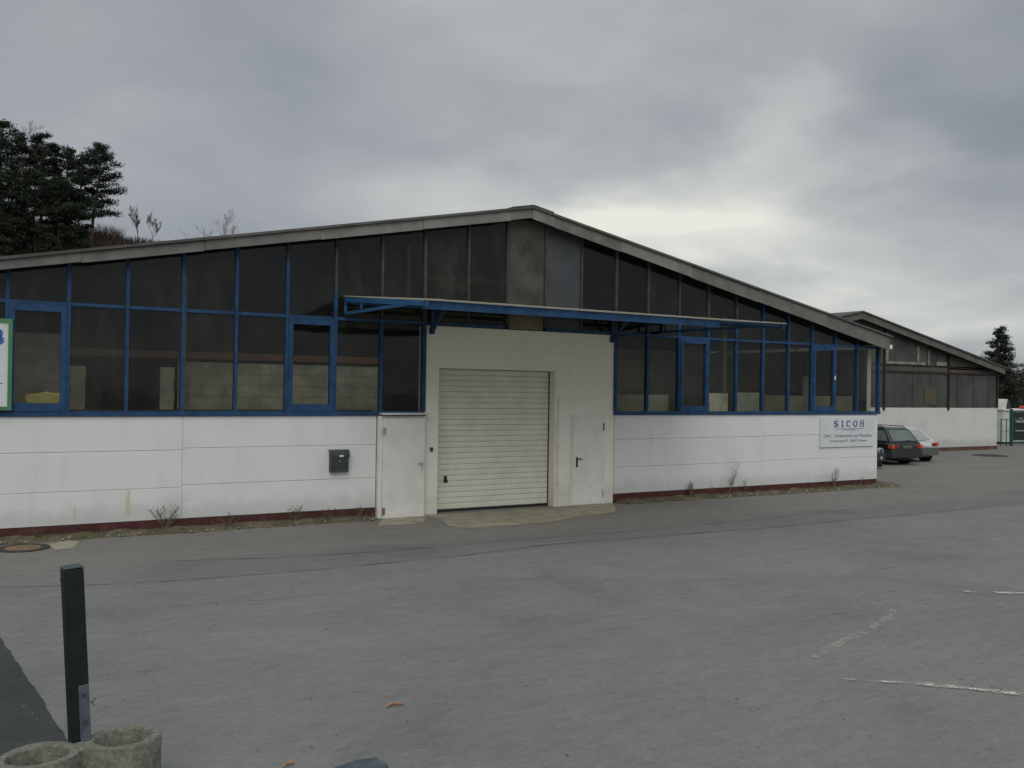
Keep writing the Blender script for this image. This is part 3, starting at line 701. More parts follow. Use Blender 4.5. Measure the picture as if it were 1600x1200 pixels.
for ya in (-1.35, -2.6): MB().box(xl+.08, xr-.05, ya, ya+.05, cz(ya)-.075, cz(ya)-.010).build('purlin', BLUE, CN)
BLUEL = mat('lighter_blue_paint', (.026, .105, .235), .5, .15, 5, .4)
def truss(x, mm):
    b = MB()
    b.bar((x, -.05, cz(-.05)-.065), (x, yf-.02, cz(yf)-.065), .055, .095)
    b.bar((x, -.06, 4.19), (x, -3.1, cz(-3.1)-.10), .05, .055)
    b.bar((x, -.07, 4.16), (x, -.07, cz(0)-.115), .05, .05); b.bar((x, -.95, 4.23), (x, -.95, cz(-.95)-.10), .04, .04)
    b.build('truss', mm, CN)
truss(6.135, BLUEL); truss(14.58, BLUE)
for x in (8.12, 12.96):
    b = MB(); b.box(x-.03, x+.03, -.075, -.012, 3.90, cz(0)-.02); b.bar((x+.0, -.06, 3.93), (x, -.72, cz(-.72)-.03), .055, .06); b.box(x-.06, x+.06, -.035, -.004, 3.86, 4.0)
    b.build('bracket', BLUE, CN)

# ------------------------------------------------------------------ signs
def glyph(name, strokes, x, z, h, w, y, mm, parent):
    """letter from strokes in a unit box: each stroke is a list of (u, v, half width)"""
    b = MB()
    for st in strokes:
        n0 = len(b.v); L = []
        for i, (u, v, hw) in enumerate(st):
            a = st[max(i-1, 0)]; c = st[min(i+1, len(st)-1)]
            dx, dz = (c[0]-a[0])*w, (c[1]-a[1])*h; q = math.hypot(dx, dz) or 1
            nx_, nz_ = -dz/q*hw*h, dx/q*hw*h
            L.append(((x+u*w+nx_, z+v*h+nz_), (x+u*w-nx_, z+v*h-nz_)))
        for (p, q), (r_, s_) in zip(L, L[1:]):
            b.hexa([(q[0], y, q[1]), (s_[0], y, s_[1]), (s_[0], y+.004, s_[1]), (q[0], y+.004, q[1]),
                    (p[0], y, p[1]), (r_[0], y, r_[1]), (r_[0], y+.004, r_[1]), (p[0], y+.004, p[1])])
    return b.build(name, mm, parent)
def arc(cx, cz_, rx, rz, a0, a1, wmin, wmax, n=16):
    o_ = []
    for i in range(n+1):
        t = R_(a0+(a1-a0)*i/n); o_.append((cx+rx*math.cos(t), cz_+rz*math.sin(t), wmin+(wmax-wmin)*abs(math.cos(t))))
    return o_
LET = {
 'S': [arc(.5, .74, .33, .22, 20, 250, .055, .10), arc(.5, .27, .36, .23, 90, -160, .055, .11), [(.20, .66, .10), (.5, .51, .11), (.8, .34, .10)], [(.84, .70, .05), (.84, .98, .03)], [(.12, .32, .05), (.12, .02, .03)]],
 'I': [[(.5, .04, .105), (.5, .96, .105)], [(.18, .04, .04), (.82, .04, .04)], [(.15, .82, .04), (.5, .94, .05)]],
 'C': [arc(.54, .5, .40, .45, 45, 315, .05, .11), [(.84, .64, .05), (.84, .97, .03)]],
 'O': [arc(.5, .5, .38, .45, 0, 360, .045, .11, 28)],
 'H': [[(.2, .03, .10), (.2, .97, .10)], [(.8, .03, .10), (.8, .97, .10)], [(.2, .5, .045), (.8, .5, .045)],
       [(.02, .04, .04), (.38, .04, .04)], [(.62, .04, .04), (.98, .04, .04)], [(.02, .96, .04), (.38, .96, .04)], [(.62, .96, .04), (.98, .96, .04)]],
}
def text(body, x, z, h, width, y, mm, parent, name='text_line'):
    c = bpy.data.curves.new('text', 'FONT'); c.body = body; c.extrude = .0015; c.offset = .0; c.resolution_u = 3
    o = bpy.data.objects.new('text', c); COL.objects.link(o); bpy.context.view_layer.update()
    me = bpy.data.meshes.new_from_object(o.evaluated_get(bpy.context.evaluated_depsgraph_get()))
    bpy.data.objects.remove(o); bpy.data.curves.remove(c)
    xs = [v.co.x for v in me.vertices]; ys = [v.co.y for v in me.vertices]
    s = width/(max(xs)-min(xs)); sh = h/(max(ys)-min(ys)); x0 = min(xs); y0 = min(ys)
    for v in me.vertices: v.co = Vector(((v.co.x-x0)*s, -v.co.z, (v.co.y-y0)*sh))
    me.materials.clear(); me.materials.append(mm)
    o = bpy.data.objects.new(name, me); COL.objects.link(o); WORLD[o.name] = Vector((x, y, z))
    o.parent = parent; o.location = Vector((x, y, z))-WORLD[parent.name]; o['kind'] = 'stuff'; return o
SG = thing('company_sign', 'white rectangular company sign reading SICOH in blue at the hall corner', 'sign', (21.49, -.004, 1.16))
box('board', SIGNB, SG, 20.34, 22.64, -.045, -.006, 1.16, 2.005, bevel=.004)
for ch, xx in zip('SICOH', (20.97, 21.25, 21.50, 21.80, 22.09)):
    glyph('letter', LET[ch], xx-.085, 1.735, .185, .185, -.0505, SIGNT, SG)
box('underline', SIGNT, SG, 20.93, 22.20, -.0495, -.0455, 1.678, 1.687)
text('ELEKTRONIK', 21.30, 1.632, .030, .52, -.048, SIGNF, SG)
text('CNC - Drehtechnik und Metallbau', 20.47, 1.44, .085, 2.08, -.048, SIGNF, SG)
text('Sonderweg 39 - 58675 Hemer', 20.72, 1.285, .085, 1.62, -.048, SIGNF, SG)
GS = thing('green_framed_sign', 'white sign board in a green frame on the left end of the hall', 'sign', (-.7, -.06, 2.2))
box('board', SIGNB, GS, -1.55, .10, -.105, -.07, 2.27, 3.70)
b = MB(); b.box(-1.62, .165, -.125, -.065, 3.70, 3.765); b.box(-1.62, .165, -.125, -.065, 2.205, 2.27); b.box(.10, .165, -.125, -.065, 2.2705, 3.6995); b.box(-1.62, -1.55, -.125, -.065, 2.2705, 3.6995); b.build('frame', SIGNG, GS)
SIGNB2 = mat('sign_bright_blue', (.05, .14, .48), .5, .05)
glyph('letter', [arc(.45, .70, .42, .24, 0, 360, .10, .12, 24), arc(.45, .26, .48, .26, 0, 360, .10, .13, 24)], -.27, 3.33, .27, .30, -.110, SIGNB2, GS)
box('dash', SIGNT, GS, -.16, .03, -.1085, -.1055, 2.655, 2.668)

# ------------------------------------------------------------------ soil strip, grass, weeds
def soil(x0, x1, name='soil_strip', wd=.42, end=0.0):
    b = MB(); n_ = int((x1-x0)/.12); rows = 5
    for i in range(n_+1):
        x = x0+(x1-x0)*i/n_; w_ = wd*(1+.35*noise.noise(Vector((x*.8, 3, 1))))+rnd(-.02, .02)
        e_ = min(1, (x-x0+.03)/.25, (x1-x+.03)/.25)
        for j in range(rows+1):
            t = j/rows; hgt = .075*(1-t*t)*e_*(1+.9*noise.noise(Vector((x*2.3, t*2, 5))))+.02*noise.noise(Vector((x*9, t*7, 2)))*e_
            if j == rows: hgt = -.02
            b.v.append((x, .0-w_*t*(.4+.6*e_) if j else .005, GZ+max(-.02, hgt)))
    for i in range(n_):
        for j in range(rows):
            a = i*(rows+1)+j; b.f.append((a, a+1, a+rows+2, a+rows+1)); b.mi.append(0)
    return b.build(name, SOIL, kind='structure', smooth=True)
soil(-2.2, 6.9, wd=.36); soil(13.1, 23.65, wd=.40)
# small spill of earth round the right corner
b = MB(); cc = (23.15, .1)
for i in range(24):
    a = 2*math.pi*i/24; rr = .55*(1+.25*noise.noise(Vector((math.cos(a)*1.5, math.sin(a)*1.5, 8)))); b.v.append((cc[0]+rr*math.cos(a)*1.1, cc[1]+rr*math.sin(a), GZ-.01))
for i in range(24):
    a = 2*math.pi*i/24; b.v.append((cc[0]+.25*math.cos(a), cc[1]+.22*math.sin(a), GZ+.10+rnd(-.02, .03)))
b.v.append((cc[0], cc[1], GZ+.14))
for i in range(24):
    j = (i+1) % 24; b.f += [(i, j, 24+j, 24+i), (24+i, 24+j, 48)]; b.mi += [0, 0]
b.build('soil_heap', SOIL, kind='structure', smooth=True)
b = MB()
for (x0, x1, cnt) in ((-2.1, 6.85, 2600), (13.15, 23.6, 3400)):
    for _ in range(cnt):
        x = rnd(x0, x1)
        if noise.noise(Vector((x*1.4, 0, 9))) < rnd(-.5, .35): continue
        y = -abs(RNG.gauss(.14, .12)); h = rnd(.03, .12)*(1.8 if rnd(0, 1) < .06 else 1); a = rnd(0, 6.28); z = GZ+.02
        dx, dy = math.cos(a)*.006, math.sin(a)*.006; lx, ly = rnd(-.06, .06), rnd(-.06, .04)
        n0 = len(b.v); b.v += [(x-dx, y-dy, z), (x+dx, y+dy, z), (x+lx, y+ly, z+h)]; b.f.append((n0, n0+1, n0+2)); b.mi.append(0)
b.build('dead_grass', GRASS, kind='stuff')
b = MB()
for _ in range(240):
    x = rnd(-2, 6.8) if rnd(0, 1) < .45 else rnd(13.2, 23.4)
    y = -rnd(.03, .42); s_ = rnd(.010, .032)
    b.hexa([(x+a*s_*rnd(.7, 1.2), y+c*s_*rnd(.7, 1.2), GZ+.03+d*s_*rnd(.6, 1)) for a, c, d in ((-1, -1, 0), (1, -1, 0), (1, 1, 0), (-1, 1, 0), (-.7, -.7, 1.2), (.7, -.7, 1.2), (.7, .7, 1.2), (-.7, .7, 1.2))])
b.build('soil_pebbles', mat('pebbles_pale', (.24, .22, .18), .9, .4, 5), kind='stuff')

b = MB()
for _ in range(420):
    x = rnd(-2, 6.8) if rnd(0, 1) < .45 else rnd(13.2, 23.4)
    y = -abs(RNG.gauss(.18, .16))-.02; a = rnd(0, 6.28); s_ = rnd(.012, .03); z = GZ+rnd(.03, .07) if y > -.3 else GZ+.008
    c_, n_ = math.cos(a)*s_, math.sin(a)*s_
    b.quad([(x-c_, y-n_, z), (x+n_*.5, y-c_*.5, z+rnd(0, .012)), (x+c_, y+n_, z+rnd(0, .015)), (x-n_*.5, y+c_*.5, z+rnd(0, .012))])
b.build('leaf_litter', mat('brown_leaf_litter', (.17, .105, .06), .9, .45, 9), kind='stuff')
b = MB()
for _ in range(700):
    d = rnd(0, 1)**.6; x = rnd(-1.5, 16); y = rnd(-13.5, -.5)
    s_ = rnd(.004, .011); b.hexa([(x+a*s_*rnd(.7, 1.2), y+c*s_*rnd(.7, 1.2), GZ+.001+q_*s_*rnd(.6, 1)) for a, c, q_ in ((-1, -1, 0), (1, -1, 0), (1, 1, 0), (-1, 1, 0), (-.7, -.7, 1.2), (.7, -.7, 1.2), (.7, .7, 1.2), (-.7, .7, 1.2))])
b.build('yard_grit', mat('yard_grit_stone', (.20, .195, .18), .9, .5, 30), kind='stuff')

def weed(u, v, hgt, spread, n, label, lean=0.0):
    p = on_y(u, v, -.10); x, y = p.x, -.10
    b = MB()
    for _ in range(n):
        a = rnd(-1, 1); h = hgt*rnd(.55, 1.0); q = [Vector((x+rnd(-.03, .03), y+rnd(-.02, .02), GZ+.01))]
        for s in range(1, 5):
            t = s/4; q.append(Vector((x+a*spread*t**1.3+lean*t*h+rnd(-.02, .02), y-rnd(0, .06)*t, GZ+h*t)))
        b.tube(q, [.006, .0055, .005, .004, .003], 4)
        for _k in range(int(rnd(5, 10))):
            s = RNG.randint(1, 3); c0 = q[s].lerp(q[s+1], rnd(0, 1)); L = h*rnd(.12, .35); sg = RNG.choice((-1, 1))
            c1 = c0+Vector((sg*L*rnd(.4, .8), rnd(-.05, .03), L*rnd(.5, .9)))
            b.tube([c0, c0.lerp(c1, .5)+Vector((0, 0, .01)), c1], [.004, .0034, .0025], 3)
    o = b.build('dry_weed', TWIG); tag(o, label, 'weed', 'dry weeds along the wall foot'); return o
weed(257, 808, .52, .28, 13, 'large bushy dry weed against the left wall below the joint, biggest of the weeds')
weed(357, 804, .30, .20, 9, 'low fuzzy dry weed at the left wall, next right of the biggest bushy weed')
weed(461, 801, .38, .20, 9, 'dry twiggy weed at the left wall, left of below the letter box')
weed(514, 798, .30, .16, 7, 'thin faint dry weed directly below the letter box')
weed(560, 798, .34, .14, 9, 'dry tuft at the right end of the left wall, beside the white door')
weed(1078, 766, .46, .12, 7, 'forked dry weed nearest the grey white door on the right wall')
weed(1111, 762, .42, .05, 3, 'single upright dry stalk right of the forked weed')
weed(1138, 762, .86, .06, 4, 'tall leaning dry stalk with a bushy tip on the right wall', lean=.34)
weed(1163, 760, .50, .03, 2, 'thin straight dry stalk just right of the tall leaning stalk')
weed(1192, 758, .25, .06, 3, 'very short dry stalk in the middle of the right wall')
weed(1302, 752, .62, .22, 6, 'spreading dry weed below the company sign', lean=.15)
weed(1342, 750, .42, .10, 4, 'slanting dry weed close to the right corner of the hall', lean=.3)
weed(60, 818, .24, .14, 6, 'faint low dry weed at the far left of the left wall')

# ------------------------------------------------------------------ manholes, leaves
def manhole(u, v, r, label, lidm):
    p = on_z(u, v); t = thing('manhole_cover', label, 'manhole', (p.x, p.y, GZ), 'manhole covers in the yard')
    b = MB()
    def ring(ra, rb, z0, z1):
        n = 40; n0 = len(b.v)
        for rr, z in ((ra, z0), (ra, z1), (rb, z1), (rb, z0)):
            for k in range(n): a = 2*math.pi*k/n; b.v.append((p.x+rr*math.cos(a), p.y+rr*math.sin(a), z))
        for q in range(4):
            for k in range(n):
                j = (k+1) % n; q2 = (q+1) % 4; b.f.append((n0+q*n+k, n0+q*n+j, n0+q2*n+j, n0+q2*n+k)); b.mi.append(0)
    ring(r*.70, r, GZ-.05, GZ+.018); b.build('frame_ring', IRON, t)
    b = MB(); n = 40; b.prism([(p.x+r*.685*math.cos(2*math.pi*k/n), p.y+r*.685*math.sin(2*math.pi*k/n)) for k in range(n)], 'z', GZ-.05, GZ+.014)
    for i in range(-3, 4):
        for j in range(-3, 4):
            if i*i+j*j < 10: b.box(p.x+i*r*.17-.02, p.x+i*r*.17+.02, p.y+j*r*.17-.02, p.y+j*r*.17+.02, GZ+.014, GZ+.019)
    b.build('lid', lidm, t)
manhole(36, 857, .40, 'rusty tan manhole cover with dark ring at the left edge of the yard', RUST)
manhole(1547, 712, .75, 'dark distant manhole cover in front of the second hall', IRON)
def leaf(u, v, s, label, rz):
    p = on_z(u, v); b = MB(); c, sn = math.cos(rz), math.sin(rz)
    ol = [(-1, 0), (-.7, .28), (-.45, .12), (-.2, .42), (.1, .18), (.35, .40), (.6, .14), (1, .05), (.6, -.16), (.3, -.42), (.05, -.16), (-.25, -.40), (-.5, -.12), (-.75, -.25)]
    n0 = len(b.v)
    for k in (0, 1):
        for x, y in ol:
            b.v.append((p.x+(x*c-y*sn)*s, p.y+(x*sn+y*c)*s, GZ+.010+.020*abs(y)*s/.08+.014*(1-x*x)+(.0015 if k else 0)))
        b.v.append((p.x, p.y, GZ+.012+(.0015 if k else 0)))
    n = len(ol)
    for k in (0, 1):
        for i in range(n):
            j = (i+1) % n; o_ = n0+k*(n+1); b.f.append((o_+i, o_+j, o_+n)); b.mi.append(0)
    for i in range(n): j = (i+1) % n; b.f.append((n0+i, n0+j, n0+n+1+j, n0+n+1+i)); b.mi.append(0)
    tag(b.build('fallen_leaf', LEAFM), label, 'leaf', 'fallen leaves on the asphalt')
leaf(611, 1104, .060, 'curled orange dry leaf on the asphalt, left one of a touching pair', .35)
leaf(624, 1103, .050, 'curled orange dry leaf on the asphalt, right one of a touching pair', -.5)
leaf(452, 1197, .05, 'small brown dry leaf at the bottom edge left of the slate blue stone', .2)

# ------------------------------------------------------------------ planting rings, post, stone in the foreground
c1 = on_z(193, 1151, .40); c2 = on_z(60, 1179, .40)
def double_ring(p1, p2, top):
    p1 = Vector((p1.x, p1.y)); p2 = Vector((p2.x, p2.y)); mid = (p1+p2)/2; ax = (p1-p2); hd = ax.length/2; ax.normalize(); ay = Vector((-ax.y, ax.x))
    t = thing('planting_ring', 'mossy concrete double planting ring with two oval holes at the foot of the green post', 'planter', (mid.x, mid.y, GZ))
    A, B, K = .235, .215, .10
    def sdf(u, v):
        d = [(math.hypot((u-sg*hd)/A, v/B)-1)*B for sg in (-1, 1)]
        h = max(K-abs(d[0]-d[1]), 0)/K; return min(d)-h*h*K*.25
    n = 88; out = []
    for k in range(n):
        a = 2*math.pi*k/n; lo, hi = 0.0, 1.2
        if sdf(0, 0) > 0: lo = .02
        for _ in range(40):
            m_ = (lo+hi)/2
            if sdf(m_*math.cos(a), m_*math.sin(a)) < 0: lo = m_
            else: hi = m_
        out.append((lo*math.cos(a), lo*math.sin(a)))
    def W3(u, v, z): q = mid+ax*u+ay*v; return (q.x, q.y, z)
    bm = bmesh.new(); rings = []
    def loop(pts, z, jit=.0015): return [bm.verts.new(W3(u+rnd(-jit, jit), v+rnd(-jit, jit), z+.004*noise.noise(Vector((u*6, v*6, 3))))) for u, v in pts]
    def skin(a, b_):
        m_ = len(a)
        for k in range(m_): bm.faces.new((a[k], a[(k+1) % m_], b_[(k+1) % m_], b_[k]))
    sh_ = lambda pts, f: [(u*f, v*f) for u, v in pts]
    o0 = loop(out, GZ-.02); o1 = loop(out, top-.10); o2 = loop(out, top-.012); o3 = loop(sh_(out, .982), top)
    skin(o0, o1); skin(o1, o2); skin(o2, o3)
    holes = []
    for sg in (-1, 1):
        m_ = 40; ah, bh = (.180, .150) if sg < 0 else (.172, .145)
        base_ = []
        for k in range(m_):
            a = 2*math.pi*k/m_; f = 1+.025*math.cos(6*a+sg)+.012*noise.noise(Vector((math.cos(a)*3, math.sin(a)*3, sg*4)))
            base_.append((sg*hd*1.0+ah*f*math.cos(a), bh*f*math.sin(a)))
        wide = [(sg*hd+(u-sg*hd)*1.05, v*1.06) for u, v in base_]
        h0 = loop(wide, top); h1 = loop(base_, top-.014); h2 = loop(base_, top-.36)
        skin(h1, h0); skin(h2, h1); holes.append(h0)
        e = MB(); e.v = [W3(sg*hd+(u-sg*hd)*.99, v*.99, top-.27+.03*noise.noise(Vector((u*9, v*9, sg)))) for u, v in base_]+[W3(sg*hd, 0, top-.24)]
        e.f = [(k, (k+1) % m_, m_) for k in range(m_)]; e.mi = [0]*m_; e.build('earth', SOIL, t, smooth=True)
    edges = []
    for L in [o3]+holes:
        for k in range(len(L)):
            edges.append(bm.edges.get((L[k], L[(k+1) % len(L)])))
    bmesh.ops.triangle_fill(bm, use_beauty=True, use_dissolve=False, edges=edges)
    bmesh.ops.recalc_face_normals(bm, faces=bm.faces)
    me = bpy.data.meshes.new('shell'); o_ = Vector((mid.x, mid.y, GZ))
    for v in bm.verts: v.co -= o_
    bm.to_mesh(me); bm.free(); me.materials.append(RINGC)
    me.polygons.foreach_set('use_smooth', [True]*len(me.polygons)); me.set_sharp_from_angle(angle=R_(30))
    o = bpy.data.objects.new('shell', me); COL.objects.link(o); o.parent = t
double_ring(c1, c2, .40)
pb = on_z(131, 1158, .38)
PT = thing('green_post', 'dark green square post with bolted zinc plate at the concrete planting ring', 'post', (pb.x, pb.y, GZ))
s_ = .0585; tilt = R_(-3.3)
b = MB(); b.box(pb.x-s_, pb.x+s_, pb.y-s_, pb.y+s_, GZ, 1.520); body = b.build('shaft', POSTG, PT, bevel=.008)
b = MB(); b.box(pb.x-s_-.002, pb.x+s_+.002, pb.y-s_-.002, pb.y+s_+.002, 1.522, 1.531); b.build('cap', mat('post_cap_grey', (.06, .075, .08), .5), PT, bevel=.003)
b = MB(); b.box(pb.x-.008, pb.x+s_-.003, pb.y-s_-.008, pb.y-s_-.0015, .36, .765); plt = b.build('plate', PLATE, PT, bevel=.002)
for z in (.70, .53):
    b = MB(); b.tube([(pb.x+.022, pb.y-s_-.019, z), (pb.x+.022, pb.y-s_-.0085, z)], .010, 6); b.build('bolt', IRON, plt)
b = MB(); b.tube([(pb.x-s_-.014, pb.y-.0, 1.455), (pb.x-s_-.001, pb.y, 1.455)], .008, 8); b.build('bolt', IRON, PT)
b = MB(); b.tube([(pb.x+s_+.001, pb.y, .63), (pb.x+s_+.03, pb.y-.01, .625), (pb.x+s_+.045, pb.y-.01, .645)], .003, 5); b.tube([(pb.x+s_+.02, pb.y-.008, .626), (pb.x+s_+.035, pb.y-.02, .60)], .003, 5); b.build('wire', IRON, PT)
PT.rotation_euler = (0, tilt, R_(8))
# angular stone whose top shows at the lower edge
q = on_z(556, 1200, .32); b = MB()
top = [(-.19, -.10), (-.13, .10), (.04, .135), (.165, .10), (.19, -.02), (.12, -.17), (-.08, -.18)]
for (sc, z) in ((1.35, GZ-.02), (1.22, .10), (1.10, .27), (1.0, .315)):
    for i, (x, y) in enumerate(top): b.v.append((q.x+x*sc*1.05+rnd(-.012, .012), q.y+y*sc+rnd(-.012, .012), z+(rnd(-.012, .012) if z > 0 else 0)))
n = len(top)
for r in range(3):
    for i in range(n): j = (i+1) % n; b.f.append((r*n+i, r*n+j, (r+1)*n+j, (r+1)*n+i)); b.mi.append(0)
b.v.append((q.x, q.y, .325)); 
for i in range(n): b.f.append((3*n+i, 3*n+(i+1) % n, 4*n)); b.mi.append(0)
tag(b.build('stone_block', STONE, bevel=.012), 'slate blue angular stone whose flat top shows at the bottom edge', 'stone')

# yellow foam on the inner sill, yellow hoist inside
p = on_y(70, 622, .30)
b = MB(); ol = [(-.30, 0), (-.22, -.125), (.20, -.125), (.27, .0), (.27, .12), (.14, .11), (.02, .13), (-.12, .10), (-.30, .09)]
b.prism([(p.x+x*1.05, 2.205+.16+z*1.25) for x, z in ol], 'y', .20, .32)
tag(b.build('foam_scrap', YELF, bevel=.02), 'yellow foam scrap behind the leftmost window, with an orange patch', 'foam')
box('inner_sill', DARKIN, HALL, -1.94, 6.9, .251, .45, 2.06, 2.205)
p = on_y(707, 447, 4.0)
hs = thing('crane_hoist', 'yellow crane hoist seen dimly behind the upper glass left of the canopy', 'hoist', (p.x, 4.0, p.z))
MB().box(p.x-.45, p.x+.45, 3.9, 4.2, p.z-.12, p.z+.12).build('body', YELP, hs, bevel=.03)
MB().box(p.x-.8, p.x+1.4, 3.98, 4.1, p.z+.14, p.z+.26).build('rail', YELP, hs)

# ------------------------------------------------------------------ second hall
Y2 = 9.8
H2 = thing('second_hall', 'grey and white gabled hall with dark red posts and dirty profiled glass, behind parked cars', 'building', (34, Y2, GZ))
X0, X1, R2 = 23.7, 44.95, 33.9
def z2(x): return 6.36 - .205*abs(x-R2)
box('wall', WALL2, H2, X0, X1, Y2, Y2+.2, .13, 2.07)
box('plinth', mat('second_plinth_red', (.12, .060, .045), .9, .3, 3), H2, X0, X1-.01, Y2-.03, Y2+.2, GZ-.1, .128)
posts2 = [X0+.1, 30.2, 36.0, 40.85, X1-.06]
for x in posts2: box('post', REDST, H2, x-.05, x+.05, Y2-.07, Y2+.1, 1.95 if x < X1-1 else 2.072, min(z2(x)-.35, 9) if x < X1-1 else 3.78)
for xa, xb in zip(posts2, posts2[1:]):
    n = max(3, int(round((xb-xa)/.72))); w_ = (xb-xa-.13)/n
    for k in range(n):
        a = xa+.065+k*w_
        b = MB(); d_ = .012*(k % 2); b.box(a+.008, a+w_-.008, Y2-.01-d_, Y2+.03, 2.09, 3.70); b.build('glass_strip', PROF, H2)
    box('beam', REDST, H2, xa+.061, xb-.061, Y2-.06, Y2+.05, 3.705, 3.80)
    box('cladding_band', BAND2, H2, xa+.061, xb-.061, Y2-.015, Y2+.05, 3.803, 4.04) if xb < X1-.2 else box('cladding_band', BAND2, H2, xa+.061, xb-.3, Y2-.015, Y2+.05, 3.803, 3.95)
    if xb < X1-.2: box('beam', REDST, H2, xa+.061, xb-.061, Y2-.05, Y2+.05, 4.043, 4.10)
b = MB(); b.bar((40.92, Y2-.02, 4.05), (44.3, Y2-.02, 3.98), .08, .05); b.build('beam', REDST, H2)
def gab(xa, xb, m_, nm, y=Y2):
    pts = [(xa, 4.105), (xb, 4.105), (xb, max(4.106, z2(xb)-.28))]
    if xa < R2 < xb: pts.append((R2, z2(R2)-.28))
    pts.append((xa, z2(xa)-.28)); return MB().prism(pts, 'y', y, y+.05).build(nm, m_, H2)
gab(X0+.1, 30.13, BAND2, 'gable_panel'); gab(30.27, 35.93, BAND2, 'gable_panel')
for k in range(6):
    xa = 36.08+k*.78; xb = xa+.76
    gab(xa, min(xb, 40.78), PROF if k not in (0, 3) else BAND2, 'glass_strip')
gab(40.92, 43.9, BAND2, 'gable_panel')
box('window_frame', PALEF, H2, 36.10, 36.28, Y2-.035, Y2-.002, 4.12, z2(36.2)-.3)
box('window_frame', PALEF, H2, 36.30, 39.0, Y2-.035, Y2-.002, 4.12, 4.24)
box('window_frame', PALEF, H2, 38.4, 38.55, Y2-.034, Y2-.001, 4.245, 5.0); box('window_frame', PALEF, H2, 39.25, 39.33, Y2-.034, Y2-.001, 4.12, 4.85)
box('window_frame', PALEF, H2, 39.9, 40.7, Y2-.034, Y2-.001, 4.12, 4.3)
box('notice', mat('notice_tan', (.098, .085, .055), .8), H2, 39.0, 39.9, Y2-.035, Y2-.023, 2.25, 3.0)
sg = [X0, 27, 30.3, R2, 36.4, 38.9, 41.4, 43.6, 44.92]
for k, (xa, xb) in enumerate(zip(sg, sg[1:])):
    MB().prism([(xa+.01, z2(xa)-.30), (xb-.01, z2(xb)-.30), (xb-.01, z2(xb)-.005), (xa+.01, z2(xa)-.005)], 'y', Y2-.42-.01*(k % 2), Y2-.38).build('verge_board', FASC2, H2)
for xa, xb in ((X0, R2), (R2, 45.02)):
    MB().prism([(xa, z2(xa)), (xb, z2(xb)), (xb, z2(xb)+.06), (xa, z2(xa)+.06)], 'y', Y2-.5, Y2+24).build('roof_sheet', ROOF, H2)
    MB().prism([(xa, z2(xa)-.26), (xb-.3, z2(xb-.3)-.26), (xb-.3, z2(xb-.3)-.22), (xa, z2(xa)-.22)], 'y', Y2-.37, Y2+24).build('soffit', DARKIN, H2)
box('side_wall', WALL2, H2, X1-.2, X1, Y2+.21, Y2+24, GZ-.1, 2.07); box('side_wall', BAND2, H2, X1-.18, X1-.02, Y2+.21, Y2+24, 2.072, 3.95)
box('rear_wall', BAND2, H2, X0, X1, Y2+23.8, Y2+24, GZ-.1, 3.9)
box('wall_lamp', PAPER, HALL, 23.0, 23.12, -.28, -.14, 4.05, 4.17)

